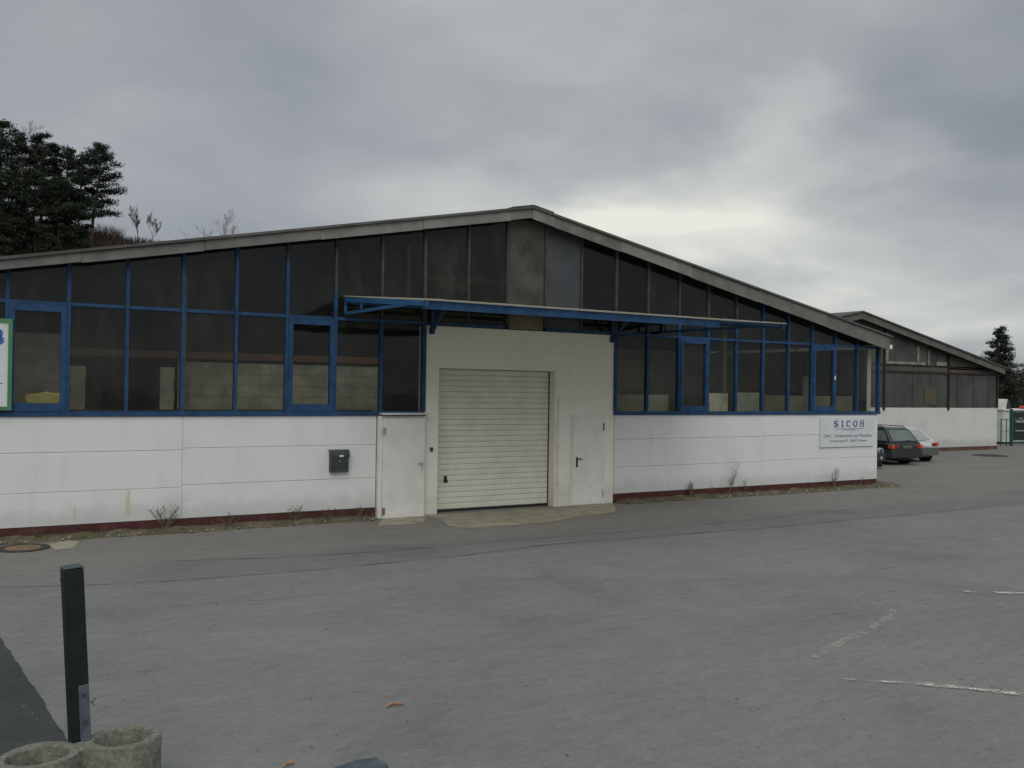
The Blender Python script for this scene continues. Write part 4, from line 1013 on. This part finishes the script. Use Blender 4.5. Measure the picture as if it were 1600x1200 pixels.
# ------------------------------------------------------------------ cars
def loft(b, sections, mi=0, close=True):
    n = len(sections[0]); n0 = len(b.v)
    for s in sections: b.v += [tuple(p) for p in s]
    for i in range(len(sections)-1):
        for k in range(n):
            j = (k+1) % n; b.f.append((n0+i*n+k, n0+i*n+j, n0+(i+1)*n+j, n0+(i+1)*n+k)); b.mi.append(mi)
    if close:
        b.f.append(tuple(n0+k for k in range(n))); b.mi.append(mi)
        e = n0+(len(sections)-1)*n; b.f.append(tuple(e+n-1-k for k in range(n))); b.mi.append(mi)
def make_car(name, label, paint, bump, loc, rz, L, Wd, H, belt, gh, wheels, tail=True, rails=False, headlamp=False, wr=.30, glassr=None):
    """local axes: rear at y = 0, nose at y = L; gh = (rear foot, rear top, front top, front foot) of the glasshouse"""
    t = thing(name, label, 'car', (0, 0, 0), 'cars parked by the second hall')
    hw = Wd/2; zb_ = .20
    def sec(y, w, zl, zh, crown):
        half = [(w*.86, zl), (w*.97, zl+.06), (w, zl+.20), (w*1.0, zh-.28), (w*.985, zh-.10), (w*.93, zh), (w*.5, zh+crown)]
        return [Vector((x, y, z)) for x, z in half]+[Vector((-x, y, z)) for x, z in reversed(half)]
    hood = belt-.10
    st = [(0.0, .90, .34, belt-.16), (.05, .95, .28, belt-.03), (.16, .985, .24, belt), (gh[0]+.2, 1.0, zb_, belt), (L*.45, 1.0, zb_, belt), (gh[3]-.1, 1.0, zb_, belt-.01),
          (gh[3]+.25, .99, zb_, hood), (L-.45, .97, .22, hood-.10), (L-.12, .90, .26, hood-.18), (L, .80, .34, hood-.30)]
    b = MB(); loft(b, [sec(y, hw*w, zl, zh, .012) for y, w, zl, zh in st]); body = b.build('body', paint, t, smooth=False, bevel=.012)
    # glasshouse
    r0, r1, f1, f0 = gh; wb, wt = hw*.93, hw*.76; zt_ = H
    def row(y, z, w, c=0): return [Vector((-w, y, z)), Vector((w, y, z))]
    b = MB()
    q = [(-wb, r0, belt-.01), (wb, r0, belt-.01), (wb, f0, belt-.02), (-wb, f0, belt-.02), (-wt, r1, zt_-.06), (wt, r1, zt_-.06), (wt, f1, zt_-.06), (-wt, f1, zt_-.06)]
    b.hexa(q); cab = b.build('cabin', paint, t, bevel=.03)
    b = MB(); qq = [(-wt, r1, zt_-.062), (wt, r1, zt_-.062), (wt, f1, zt_-.062), (-wt, f1, zt_-.062), (-wt*.86, r1+.12, zt_), (wt*.86, r1+.12, zt_), (wt*.86, f1-.2, zt_), (-wt*.86, f1-.2, zt_)]
    b.hexa(qq); b.build('roof', paint, t, bevel=.02)
    q = [Vector(p) for p in q]
    def panel(nm, a, bq, c, d, u0, u1, v0, v1, mm, parent, off=.008, th=.01):
        """pane on the quad a-b (bottom) c-d (top: a->d, b->c)"""
        nrm = (bq-a).cross(d-a).normalized()
        def P(u, v): return a.lerp(bq, u).lerp(d.lerp(c, u), v)
        pts = [P(u0, v0), P(u1, v0), P(u1, v1), P(u0, v1)]
        bb = MB(); bb.hexa([p+nrm*off for p in pts]+[p+nrm*(off-th) for p in pts]); return bb.build(nm, mm, parent)
    cg = glassr or CGLASS
    panel('rear_window', q[0], q[1], q[5], q[4], .09, .91, .10, .92, cg, t)
    panel('windscreen', q[2], q[3], q[7], q[6], .06, .94, .06, .94, CGLASS, t)
    sp = ((.04, .30), (.335, .62), (.65, .95)) if L > 4 else ((.08, .42), (.46, .93))
    for (u0, u1) in sp:
        panel('side_window', q[3], q[0], q[4], q[7], 1-u1, 1-u0, .10, .90, CGLASS, t)
        panel('side_window', q[1], q[2], q[6], q[5], u0, u1, .10, .90, CGLASS, t)
    # bumpers
    for (ya, yb, sgn) in ((-.07, .34, 1), (L-.40, L+.05, -1)):
        b = MB()
        prof = [(ya if sgn > 0 else yb, .86), ((ya+.05) if sgn > 0 else yb-.05, .99), ((ya+.16) if sgn > 0 else yb-.16, 1.02), ((yb) if sgn > 0 else ya, 1.015)]
        S = []
        for y, w in prof: S.append([Vector((-hw*w, y, .30)), Vector((hw*w, y, .30)), Vector((hw*w, y, .36)), Vector((hw*w, y, .56)), Vector((hw*w*.985, y, .60)), Vector((-hw*w*.985, y, .60)), Vector((-hw*w, y, .56)), Vector((-hw*w, y, .36))])
        loft(b, S); b.build('bumper', bump, t, bevel=.012)
    if tail:
        for sg_ in (-1, 1):
            x0, x1 = sorted((sg_*hw*.96, sg_*hw*.60)); xm = sg_*hw*.80
            lo, hi = .645, .80
            a_ = MB(); a_.box(min(sg_*hw*1.0, xm), max(sg_*hw*1.0, xm), -.018, .20, lo, hi); tl = a_.build('tail_lamp', ORAL, t, bevel=.015)
            a_ = MB(); a_.box(min(xm, sg_*hw*.55), max(xm, sg_*hw*.55), -.020, .06, lo, hi-.02); a_.build('lens', REDL, tl, bevel=.01)
        box('number_plate', PAPER, t, -.26, .26, -.025, -.004, .66, .765) if paint is not CARG else box('number_plate', mat('plate_dirty', (.12, .12, .115), .7), t, -.26, .26, -.025, -.004, .66, .765)
        MB().bar((-.25, r0-.02, belt+.03), (.30, r0+.015, belt+.06), .015, .015).build('wiper', BLACKP, t)
    if headlamp:
        for sg_ in (-1, 1):
            cx = sg_*hw*.66
            a_ = MB(); a_.tube([(cx, L-.05, .66), (cx, L+.045, .66)], [.13, .125], 20); hl = a_.build('headlamp', RIMM, t)
            a_ = MB(); a_.tube([(cx, L+.046, .66), (cx, L+.056, .66)], [.085, .07], 18); a_.build('lens', mat('lamp_lens_dark', (.05, .055, .06), .1, spec=.6), hl)
            a_ = MB(); a_.tube([(cx, L+.02, .42), (cx, L+.065, .42)], [.075, .07], 14); a_.build('fog_lamp', RIMM, t)
        box('number_plate', PAPER, t, -.26, .26, L+.052, L+.066, .40, .51)
    # wheels
    for y in wheels:
        for sg_ in (-1, 1):
            xo, xi = sg_*(hw+.004), sg_*(hw-.20)
            a_ = MB(); a_.tube([(sg_*(hw-.05), y, wr+.01), (sg_*(hw+.012), y, wr+.01)], wr+.065, 24); a_.build('wheel_arch', BLACKP, t)
            w_ = MB(); w_.tube([(xi, y, wr), (xi+sg_*.02, y, wr), (xo-sg_*.0, y, wr), (xo+sg_*.018, y, wr)], [wr-.02, wr, wr, wr-.03], 26); wh = w_.build('wheel', RUBBER, t)
            w_ = MB(); w_.tube([(xo+sg_*.010, y, wr), (xo+sg_*.026, y, wr)], [wr*.62, wr*.58], 20)
            for k in range(5):
                an = 2*math.pi*k/5; w_.bar((xo+sg_*.026, y, wr), (xo+sg_*.026, y+math.cos(an)*wr*.55, wr+math.sin(an)*wr*.55), .05, .012)
            w_.build('rim', RIMM, wh)
    if rails:
        for sg_ in (-1, 1):
            x = sg_*wt*.90; b = MB(); b.tube([(x, r1+.16, zt_-.01), (x, r1+.24, zt_+.05), (x, f1-.35, zt_+.05), (x, f1-.25, zt_-.01)], .016, 8); b.build('roof_rail', BLACKP, t)
    for sg_ in (-1, 1):
        a_ = MB(); a_.box(min(sg_*hw*.93, sg_*(hw+.14)), max(sg_*hw*.93, sg_*(hw+.14)), f0-.42, f0-.34, belt+.02, belt+.14); a_.build('mirror', bump, t, bevel=.015)
        for yy in ((r0+.95, r0+1.9) if L > 4 else (r0+1.5,)):
            a_ = MB(); a_.box(min(sg_*(hw-.006), sg_*(hw+.02)), max(sg_*(hw-.006), sg_*(hw+.02)), yy, yy+.16, belt-.20, belt-.17); a_.build('door_handle', bump, t)
    box('underbody', BLACKP, t, -hw*.8, hw*.8, .3, L-.4, .17, .30)
    t.location = loc; t.rotation_euler = (0, 0, rz); return t
make_car('estate_car', 'dark green estate car with roof rails parked nose to the second hall', CARG, BUMPD, (30.82, 4.75, GZ), R_(-4), 4.45, 1.70, 1.44, .90, (.10, .48, 2.55, 3.35), (.85, 3.50), rails=True)
make_car('hatchback', 'white hatchback with grey bumper parked beyond the dark green estate', CARW, BUMPG, (32.95, 5.5, GZ), R_(-5), 3.70, 1.60, 1.38, .84, (.12, .80, 1.95, 2.75), (.62, 2.95), wr=.28, glassr=CGLASSL)
make_car('dark_blue_car', 'dark blue car with round silver headlamp, mostly hidden behind the hall corner', CARB, BUMPD, (27.95, 7.9, GZ), R_(180-4), 3.9, 1.60, 1.40, .86, (.12, .55, 2.2, 3.0), (.7, 3.2), tail=False, headlamp=True)

# ------------------------------------------------------------------ yard end on the right: white cabin, gate
YC = 12.5
def cx_(u, Y=YC): return on_y(u, 660, Y).x
CB = thing('white_cabin', 'pale white box cabin with a tilted open roof hatch beyond the second hall', 'cabin', (cx_(1582), YC, GZ))
xa, xb = cx_(1567), cx_(1625); zr = on_y(1575, 640, YC).z
box('wall', CABW, CB, xa, xb, YC, YC+2.4, GZ+.12, zr-.05); box('roof', PAPER, CB, xa-.06, xb+.1, YC-.1, YC+2.5, zr-.045, zr+.03)
box('base', BLACKP, CB, xa+.05, xb-.05, YC+.05, YC+2.3, GZ, GZ+.118)
for k in range(1, 4): box('wall_joint', BUMPG, CB, xa+k*.62-.012, xa+k*.62+.012, YC-.008, YC-.001, GZ+.14, zr-.07)
xq = cx_(1582)
box('doorway', BLACKP, CB, xq, xb-.1, YC-.012, YC-.0005, GZ+.2, zr-.15)
box('shelf', STEELP, CB, xq+.25, xb-.15, YC-.10, YC-.013, zr-.75, zr-.60); box('shelf', STEELP, CB, xq+.25, xb-.15, YC-.10, YC-.013, zr-1.25, zr-1.18)
box('shelf', PAPER, CB, xq+.45, xq+.75, YC-.16, YC-.101, zr-.58, zr-.48)
MB().hexa([(xa-.05, YC+.1, zr+.035), (xa+.45, YC+.1, zr+.035), (xa+.45, YC+1.6, zr+.035), (xa-.05, YC+1.6, zr+.035), (xa+.28, YC+.1, zr+.60), (xa+.62, YC+.1, zr+.60), (xa+.62, YC+1.6, zr+.60), (xa+.28, YC+1.6, zr+.60)]).build('roof_hatch', CABW, CB)
MB().hexa([(xa+.50, YC+.08, zr+.035), (xa+.95, YC+.08, zr+.035), (xa+.95, YC+1.6, zr+.035), (xa+.50, YC+1.6, zr+.035), (xa+.65, YC+.08, zr+.55), (xa+.75, YC+.08, zr+.55), (xa+.75, YC+1.6, zr+.55), (xa+.65, YC+1.6, zr+.55)]).build('hatch_side', CARB, CB)
pc = on_y(1598, 634, YC+.5); o = MB().prism([(pc.x+dx, YC+.5+dy) for dx, dy in ((-.12, -.15), (.12, -.15), (.14, 0), (.10, .18), (-.1, .18), (-.14, 0))], 'z', zr+.031, zr+.21).build('orange_tub', ORAL, bevel=.03)
tag(o, 'small orange red tub on the flat roof of the white cabin', 'tub')
YG = 11.2; ga = on_y(1580.5, 660, YG).x; gb = ga+2.6; gt = on_y(1590, 640.5, YG).z
GT = thing('green_gate', 'dark green steel gate frame with wire mesh at the far right', 'gate', (ga+1.3, YG, GZ))
for xx in (ga, gb): box('gate_post', GREENF, GT, xx-.06, xx+.06, YG-.06, YG+.06, GZ, gt+.05)
for z0 in (gt-.08, GZ+.18, 1.42): box('rail', GREENF, GT, ga+.061, gb-.061, YG-.03, YG+.03, z0-.03, z0+.04)
for k in range(1, 18): MB().tube([(ga+.06+k*.14, YG, GZ+.22), (ga+.06+k*.14, YG, gt-.11)], .006, 5).build('bar', GREENF, GT)
fx = on_y(1564, 660, YG).x
FN = thing('wire_fence', 'low thin wire fence between the second hall and the green gate', 'fence', ((fx+ga)/2, YG, GZ))
for z0 in (.12, .75, 1.40): MB().tube([(fx, YG, z0), (ga-.065, YG, z0)], .018 if z0 > 1 else .008, 6).build('wire', GREENF, FN)
for xx in (fx+.05, fx+.55): MB().tube([(xx, YG+.02, GZ), (xx, YG+.02, 1.45)], .025, 8).build('fence_post', GREENF, FN)
vx = on_y(1566, 660, 14.5)
VN = thing('dark_van', 'dark blue van seen in the slit between second hall and white cabin', 'van', (vx.x-.2, 15.2, GZ))
MB().prism([(15.2, .35), (19.4, .35), (19.4, 1.0), (18.6, 1.15), (18.0, 1.85), (15.3, 1.9), (15.2, 1.7)], 'x', vx.x-.55, vx.x+1.15).build('body', CARB, VN, bevel=.04)
for sx in (-.4, .85):
    MB().box(vx.x+sx, vx.x+sx+.14, 15.175, 15.199, .9, 1.15).build('tail_lamp', REDL, VN)
MB().box(vx.x-.4, vx.x+1.0, 15.185, 15.199, 1.3, 1.75).build('rear_window', CGLASSL, VN)
for yy in (16.0, 18.5):
    for sx in (-.50, .95): MB().tube([(vx.x+sx, yy, .29), (vx.x+sx+.15, yy, .29)], .33, 20).build('wheel', RUBBER, VN)

# ------------------------------------------------------------------ trees
def blade_clump(b, c, r, n, rg, size, flat=.55, up=.25):
    for _ in range(n):
        d = Vector((rg.gauss(0, 1), rg.gauss(0, 1), rg.gauss(0, flat))).normalized()*r*rg.random()**.5
        p = c+d; a = Vector((rg.gauss(0, 1), rg.gauss(0, 1), rg.gauss(0, .6)+up)).normalized()*size*rg.uniform(.6, 1.3)
        s = a.cross(Vector((rg.gauss(0, 1), rg.gauss(0, 1), rg.gauss(0, 1)))).normalized()*size*.22
        n0 = len(b.v); b.v += [tuple(p-s), tuple(p+a*.55+s*.6), tuple(p+a), tuple(p+a*.45-s*1.4)]
        b.f.append((n0, n0+1, n0+2, n0+3)); b.mi.append(0)
def pine(base, H, R, seed, label, crown0=.30, lean=(0, 0), dens=1.0, top='round'):
    rg = random.Random(seed); base = Vector(base)
    t = thing('pine_tree', label, 'pine tree', tuple(base), 'pines on the hill')
    tr = MB(); cr = MB()
    axis = [base+Vector((lean[0]*s*H+.12*math.sin(s*5+seed), lean[1]*s*H, s*H)) for s in [i/8 for i in range(9)]]
    tr.tube([axis[0]-Vector((0, 0, 1.5))]+axis, [H*.017]+[H*.016*(1-.9*s/8)+.015 for s in range(9)], 7)
    n = int(42*dens)
    for k in range(n):
        s = crown0+(1-crown0)*(k+rg.random())/n; i = min(7, int(s*8)); p = axis[i].lerp(axis[i+1], s*8-i)
        q = (s-crown0)/(1-crown0)
        w = R*((.55+.45*math.sin(min(1, q*1.5)*math.pi*.62)) if q < .6 else (1-(q-.6)/.4*.80))*rg.uniform(.45, 1.15)
        a = rg.uniform(0, 6.28); el = rg.uniform(-.12, .30)+.45*q
        d = Vector((math.cos(a), math.sin(a), el)); e = p+d*w
        m1 = p.lerp(e, .5)+Vector((0, 0, -.05*w+.04)); tr.tube([p, m1, e], [H*.0045*(1-q*.6)+.012, .02, .010], 4)
        for c in range(3+int(w*1.3)):
            f = .38+.66*rg.random(); cc = p.lerp(e, f)+Vector((rg.gauss(0, .20), rg.gauss(0, .20), rg.gauss(0, .05)+.08))
            blade_clump(cr, cc, .50*R/2.4*rg.uniform(.7, 1.3), 46, rg, .25, flat=.28)
    blade_clump(cr, axis[-1], .30, 50, rg, .22, flat=1.2)
    tr.build('trunk', BARK, t); cr.build('crown', NEEDLE, t, kind=None)
    return t
def bare(base, H, seed, name, label, cat, m_, levels=4, spread=.5, n0=1, group=None, r0=None, up=.25):
    rg = random.Random(seed); b = MB()
    def grow(p, d, L, r, lv):
        k = 4; q = [p]
        for i in range(k):
            d = (d+Vector((rg.gauss(0, .12), rg.gauss(0, .12), rg.gauss(0, .06)+up*.12))).normalized(); q.append(q[-1]+d*L/k)
        b.tube(q, [max(r*(1-.55*i/k), .008) for i in range(k+1)], 5 if lv > 1 else 3, cap=False)
        if lv == 0: return
        for c in range(rg.randint(3, 5)):
            t = rg.uniform(.3, 1.0); i = min(k-1, int(t*k)); st = q[i].lerp(q[i+1], t*k-i)
            nd = (d+Vector((rg.gauss(0, spread), rg.gauss(0, spread), rg.gauss(0, spread*.5)+up))).normalized()
            grow(st, nd, L*rg.uniform(.45, .72), r*.48, lv-1)
    for _ in range(n0):
        grow(Vector(base)+Vector((rg.gauss(0, .1)*n0, rg.gauss(0, .1)*n0, -.3)), Vector((rg.gauss(0, .12*n0), rg.gauss(0, .12*n0), 1)).normalized(), H*.50, r0 or H*.016, levels)
    o = b.build(name, m_, origin=base); tag(o, label, cat, group); return o
def at_hill(u, Y): x = on_y(u, 300, Y).x; return Vector((x, Y, hill_z(x, Y)))
def pine_px(utop, vtop, ub, Y, wpx, seed, label, **k):
    b_ = at_hill(ub, Y); tp = on_y(utop, vtop, Y); H = tp.z-b_.z
    dep = (b_-CAM).dot(FW); k['lean'] = ((tp.x-b_.x)/H, 0)
    return pine(b_, H, wpx/F*dep/2, seed, label, **k)
pine_px(158, 234, 144, 84, 88, 3, 'rightmost pine on the hill, open layered crown over a bare leaning trunk', crown0=.30, dens=1.25)
pine_px(128, 250, 124, 86, 54, 9, 'slim pine just left of the rightmost open pine', crown0=.30, dens=.8)
pine_px(107, 234, 103, 90, 58, 21, 'dense round topped pine, third from the right on the hill', crown0=.25, dens=1.1)
pine_px(86, 230, 84, 87, 50, 14, 'pointed pine in the middle of the hill group, lower than its left neighbour', crown0=.25, dens=1.1)
pine_px(67, 212, 64, 92, 66, 31, 'broad pine with a peaked bright top in the middle of the hill group', crown0=.22, dens=1.2)
pine_px(36, 214, 36, 86, 60, 44, 'dark thick pine left of the peaked one, partly behind a bare tree top', crown0=.2, dens=1.2)
pine_px(4, 196, 2, 88, 84, 52, 'tall dark pine at the left photo edge', crown0=.2, dens=1.3)
pine_px(-40, 190, -40, 88, 90, 57, 'dark pine beyond the left photo edge', crown0=.2, dens=1.2)
pine_px(20, 262, 20, 76, 70, 63, 'low dark pine in front of the group near the left photo edge', crown0=.15, dens=1.2)
pine_px(96, 282, 94, 78, 70, 71, 'low dark pine in front of the group, right of the other low one', crown0=.15, dens=1.2)
pine_px(122, 300, 120, 79, 60, 83, 'lowest dark pine at the right end of the front row on the hill', crown0=.12, dens=1.1)
pine_px(-8, 268, -8, 75, 70, 87, 'low dark pine at the very left photo edge, in front', crown0=.12, dens=1.2)
pine_px(56, 275, 56, 77, 70, 77, 'low dark pine in front of the group, between two other low ones', crown0=.15, dens=1.2)
def bare_px(ut, vt, Y, seed, label, **k):
    b_ = at_hill(ut, Y); tp = on_y(ut, vt, Y); return bare(b_, (tp.z-b_.z)*k.pop('hs', 1.15), seed, k.pop('name', 'bare_tree'), label, 'tree', BARET, **k)
bare_px(22, 188, 93, 5, 'bare leafless tree top sticking out above the leftmost pines', levels=5, up=.4, hs=1.0)
bare_px(213, 322, 90, 6, 'thin grey bare tree on the hill, left one of two behind the roof', levels=5, spread=.42, up=.45, hs=1.02, r0=.05)
bare_px(236, 326, 90, 8, 'thin grey bare tree on the hill, right one of two behind the roof', levels=5, spread=.42, up=.45, hs=1.02, r0=.05)
bare_px(388, 324, 70, 10, 'spreading bare bush top above the left roof slope', levels=5, spread=.55, n0=3, hs=.92, up=.34, r0=.05)
# brown brush on the hillside
b = MB(); rg = random.Random(3)
for _ in range(14000):
    Y = rg.uniform(62, 98); u = rg.uniform(-120, 300); x = on_y(u, 300, Y).x
    z = hill_z(x, Y); h = rg.uniform(.6, 2.2)*(1.0 if u < 190 else .55)
    w_ = rg.uniform(.012, .03); lx, ly = rg.gauss(0, .45)*h*.5, rg.gauss(0, .45)*h*.5
    n0 = len(b.v); b.v += [(x-w_, Y, z-.1), (x+w_, Y+.01, z-.1), (x+lx*.6+w_*.6, Y+ly*.6, z+h*.6), (x+lx, Y+ly, z+h), (x+lx*.6-w_*.6, Y+ly*.6+.01, z+h*.6)]
    b.f.append((n0, n0+1, n0+2, n0+3, n0+4)); b.mi.append(0)
    for _k in range(4):
        t = rg.uniform(.3, .9); px, py, pz = x+lx*t, Y+ly*t, z+h*t; L = h*rg.uniform(.2, .45); a = rg.uniform(0, 6.28)
        n0 = len(b.v); b.v += [(px-.012, py, pz), (px+.012, py, pz), (px+math.cos(a)*L*.6, py+math.sin(a)*L*.6, pz+L*.8)]; b.f.append((n0, n0+1, n0+2)); b.mi.append(0)
b.build('hillside_brush', BRUSHM, kind='stuff')

# right side: spruce, bare and brown trees
def spruce(base, H, R, seed, label):
    rg = random.Random(seed); base = Vector(base); t = thing('spruce_tree', label, 'spruce tree', tuple(base))
    tr = MB(); cr = MB(); tr.tube([base-Vector((0, 0, .3)), base+Vector((0, 0, H*.5)), base+Vector((0, 0, H))], [H*.016, H*.009, .015], 7)
    nw = 30
    for k in range(nw):
        s = .10+.90*k/nw; z = s*H; w0 = R*(1-s)**.85*(1.0 if s > .2 else .9)+.10
        for j in range(9):
            a = rg.uniform(0, 6.28); w = w0*rg.uniform(.6, 1.18); p = base+Vector((0, 0, z+rg.uniform(-.1, .1)))
            e = p+Vector((math.cos(a)*w, math.sin(a)*w, -.22*w+rg.uniform(-.05, .1))); m1 = p.lerp(e, .6)+Vector((0, 0, -.10*w)); e += Vector((0, 0, .10*w))
            tr.tube([p, m1, e], [.03, .02, .008], 3)
            for c in range(2+int(w*3.0)):
                f = rg.uniform(.15, 1.0); cc = p.lerp(m1, f/.6) if f < .6 else m1.lerp(e, (f-.6)/.4)
                blade_clump(cr, cc+Vector((rg.gauss(0, .08), rg.gauss(0, .08), -.06)), .20+.10*(1-s), 14, rg, .18, flat=.4, up=-.35)
    tr.build('trunk', BARK, t); cr.build('crown', SPRUCE, t); return t
def gpt(u, Y): p = on_y(u, 640, Y); return Vector((p.x, Y, GZ))
sb = gpt(1562, 22); stp = on_y(1561, 507, 22); spruce(sb, stp.z-GZ, 3.3, 7, 'dark green pointed spruce right of the second hall')
for u, v, Y, sd, lb, mm in ((1505, 528, 40, 15, 'bare tree above the right roof slope of the second hall, left one', BARET), (1532, 540, 42, 16, 'bare tree above the right roof slope of the second hall, next to the spruce', BARET),
                        (1596, 530, 34, 17, 'bare brown tree right of the spruce at the photo edge', BRUSHM), (1640, 520, 36, 18, 'bare brown tree beyond the right photo edge', BRUSHM), (1585, 545, 44, 19, 'bare brown tree directly behind the spruce', BRUSHM),
                        (1312, 476, 50, 23, 'faint bare tree top behind the ridge of the second hall', BARET)):
    b_ = gpt(u, Y); tp = on_y(u, v, Y); bare(b_, (tp.z-GZ)*.80, sd, 'bare_tree', lb, 'tree', mm, levels=5 if mm is BRUSHM else 4, spread=.5, n0=2, up=.18)
def bush(u, v, Y, R, seed, label):
    rg = random.Random(seed); b_ = gpt(u, Y); tp = on_y(u, v, Y); H = tp.z-GZ; b = MB(); st = MB()
    for k in range(130):
        a = rg.uniform(0, 6.28); q = rg.random()**.5; z = H*rg.uniform(.05, .95); w = R*q*math.sqrt(max(.05, 1-(z/H-.4)**2*1.6))
        c = b_+Vector((math.cos(a)*w, math.sin(a)*w, z))
        st.tube([b_+Vector((rg.gauss(0, .2), rg.gauss(0, .2), 0)), b_.lerp(c, .6)+Vector((0, 0, .2)), c], [.03, .02, .008], 3)
        blade_clump(b, c, .55, 36, rg, .22, flat=.9)
    t = thing('evergreen_bush', label, 'bush', tuple(b_)); st.build('stems', BARK, t); b.build('crown', mat('dull_hedge_leaves', (.060, .058, .034), .85, .4, .6, col2=(.034, .032, .022), amt2=(.42, .6), scale2=.4), t)
bush(1597, 575, 27, 3.0, 91, 'dull olive brown bush at the right photo edge behind the gate')
bush(1580, 605, 25, 3.0, 92, 'low dark bush behind the white cabin, under the spruce')
bush(1650, 585, 27, 3.5, 93, 'dull bush beyond the right photo edge')
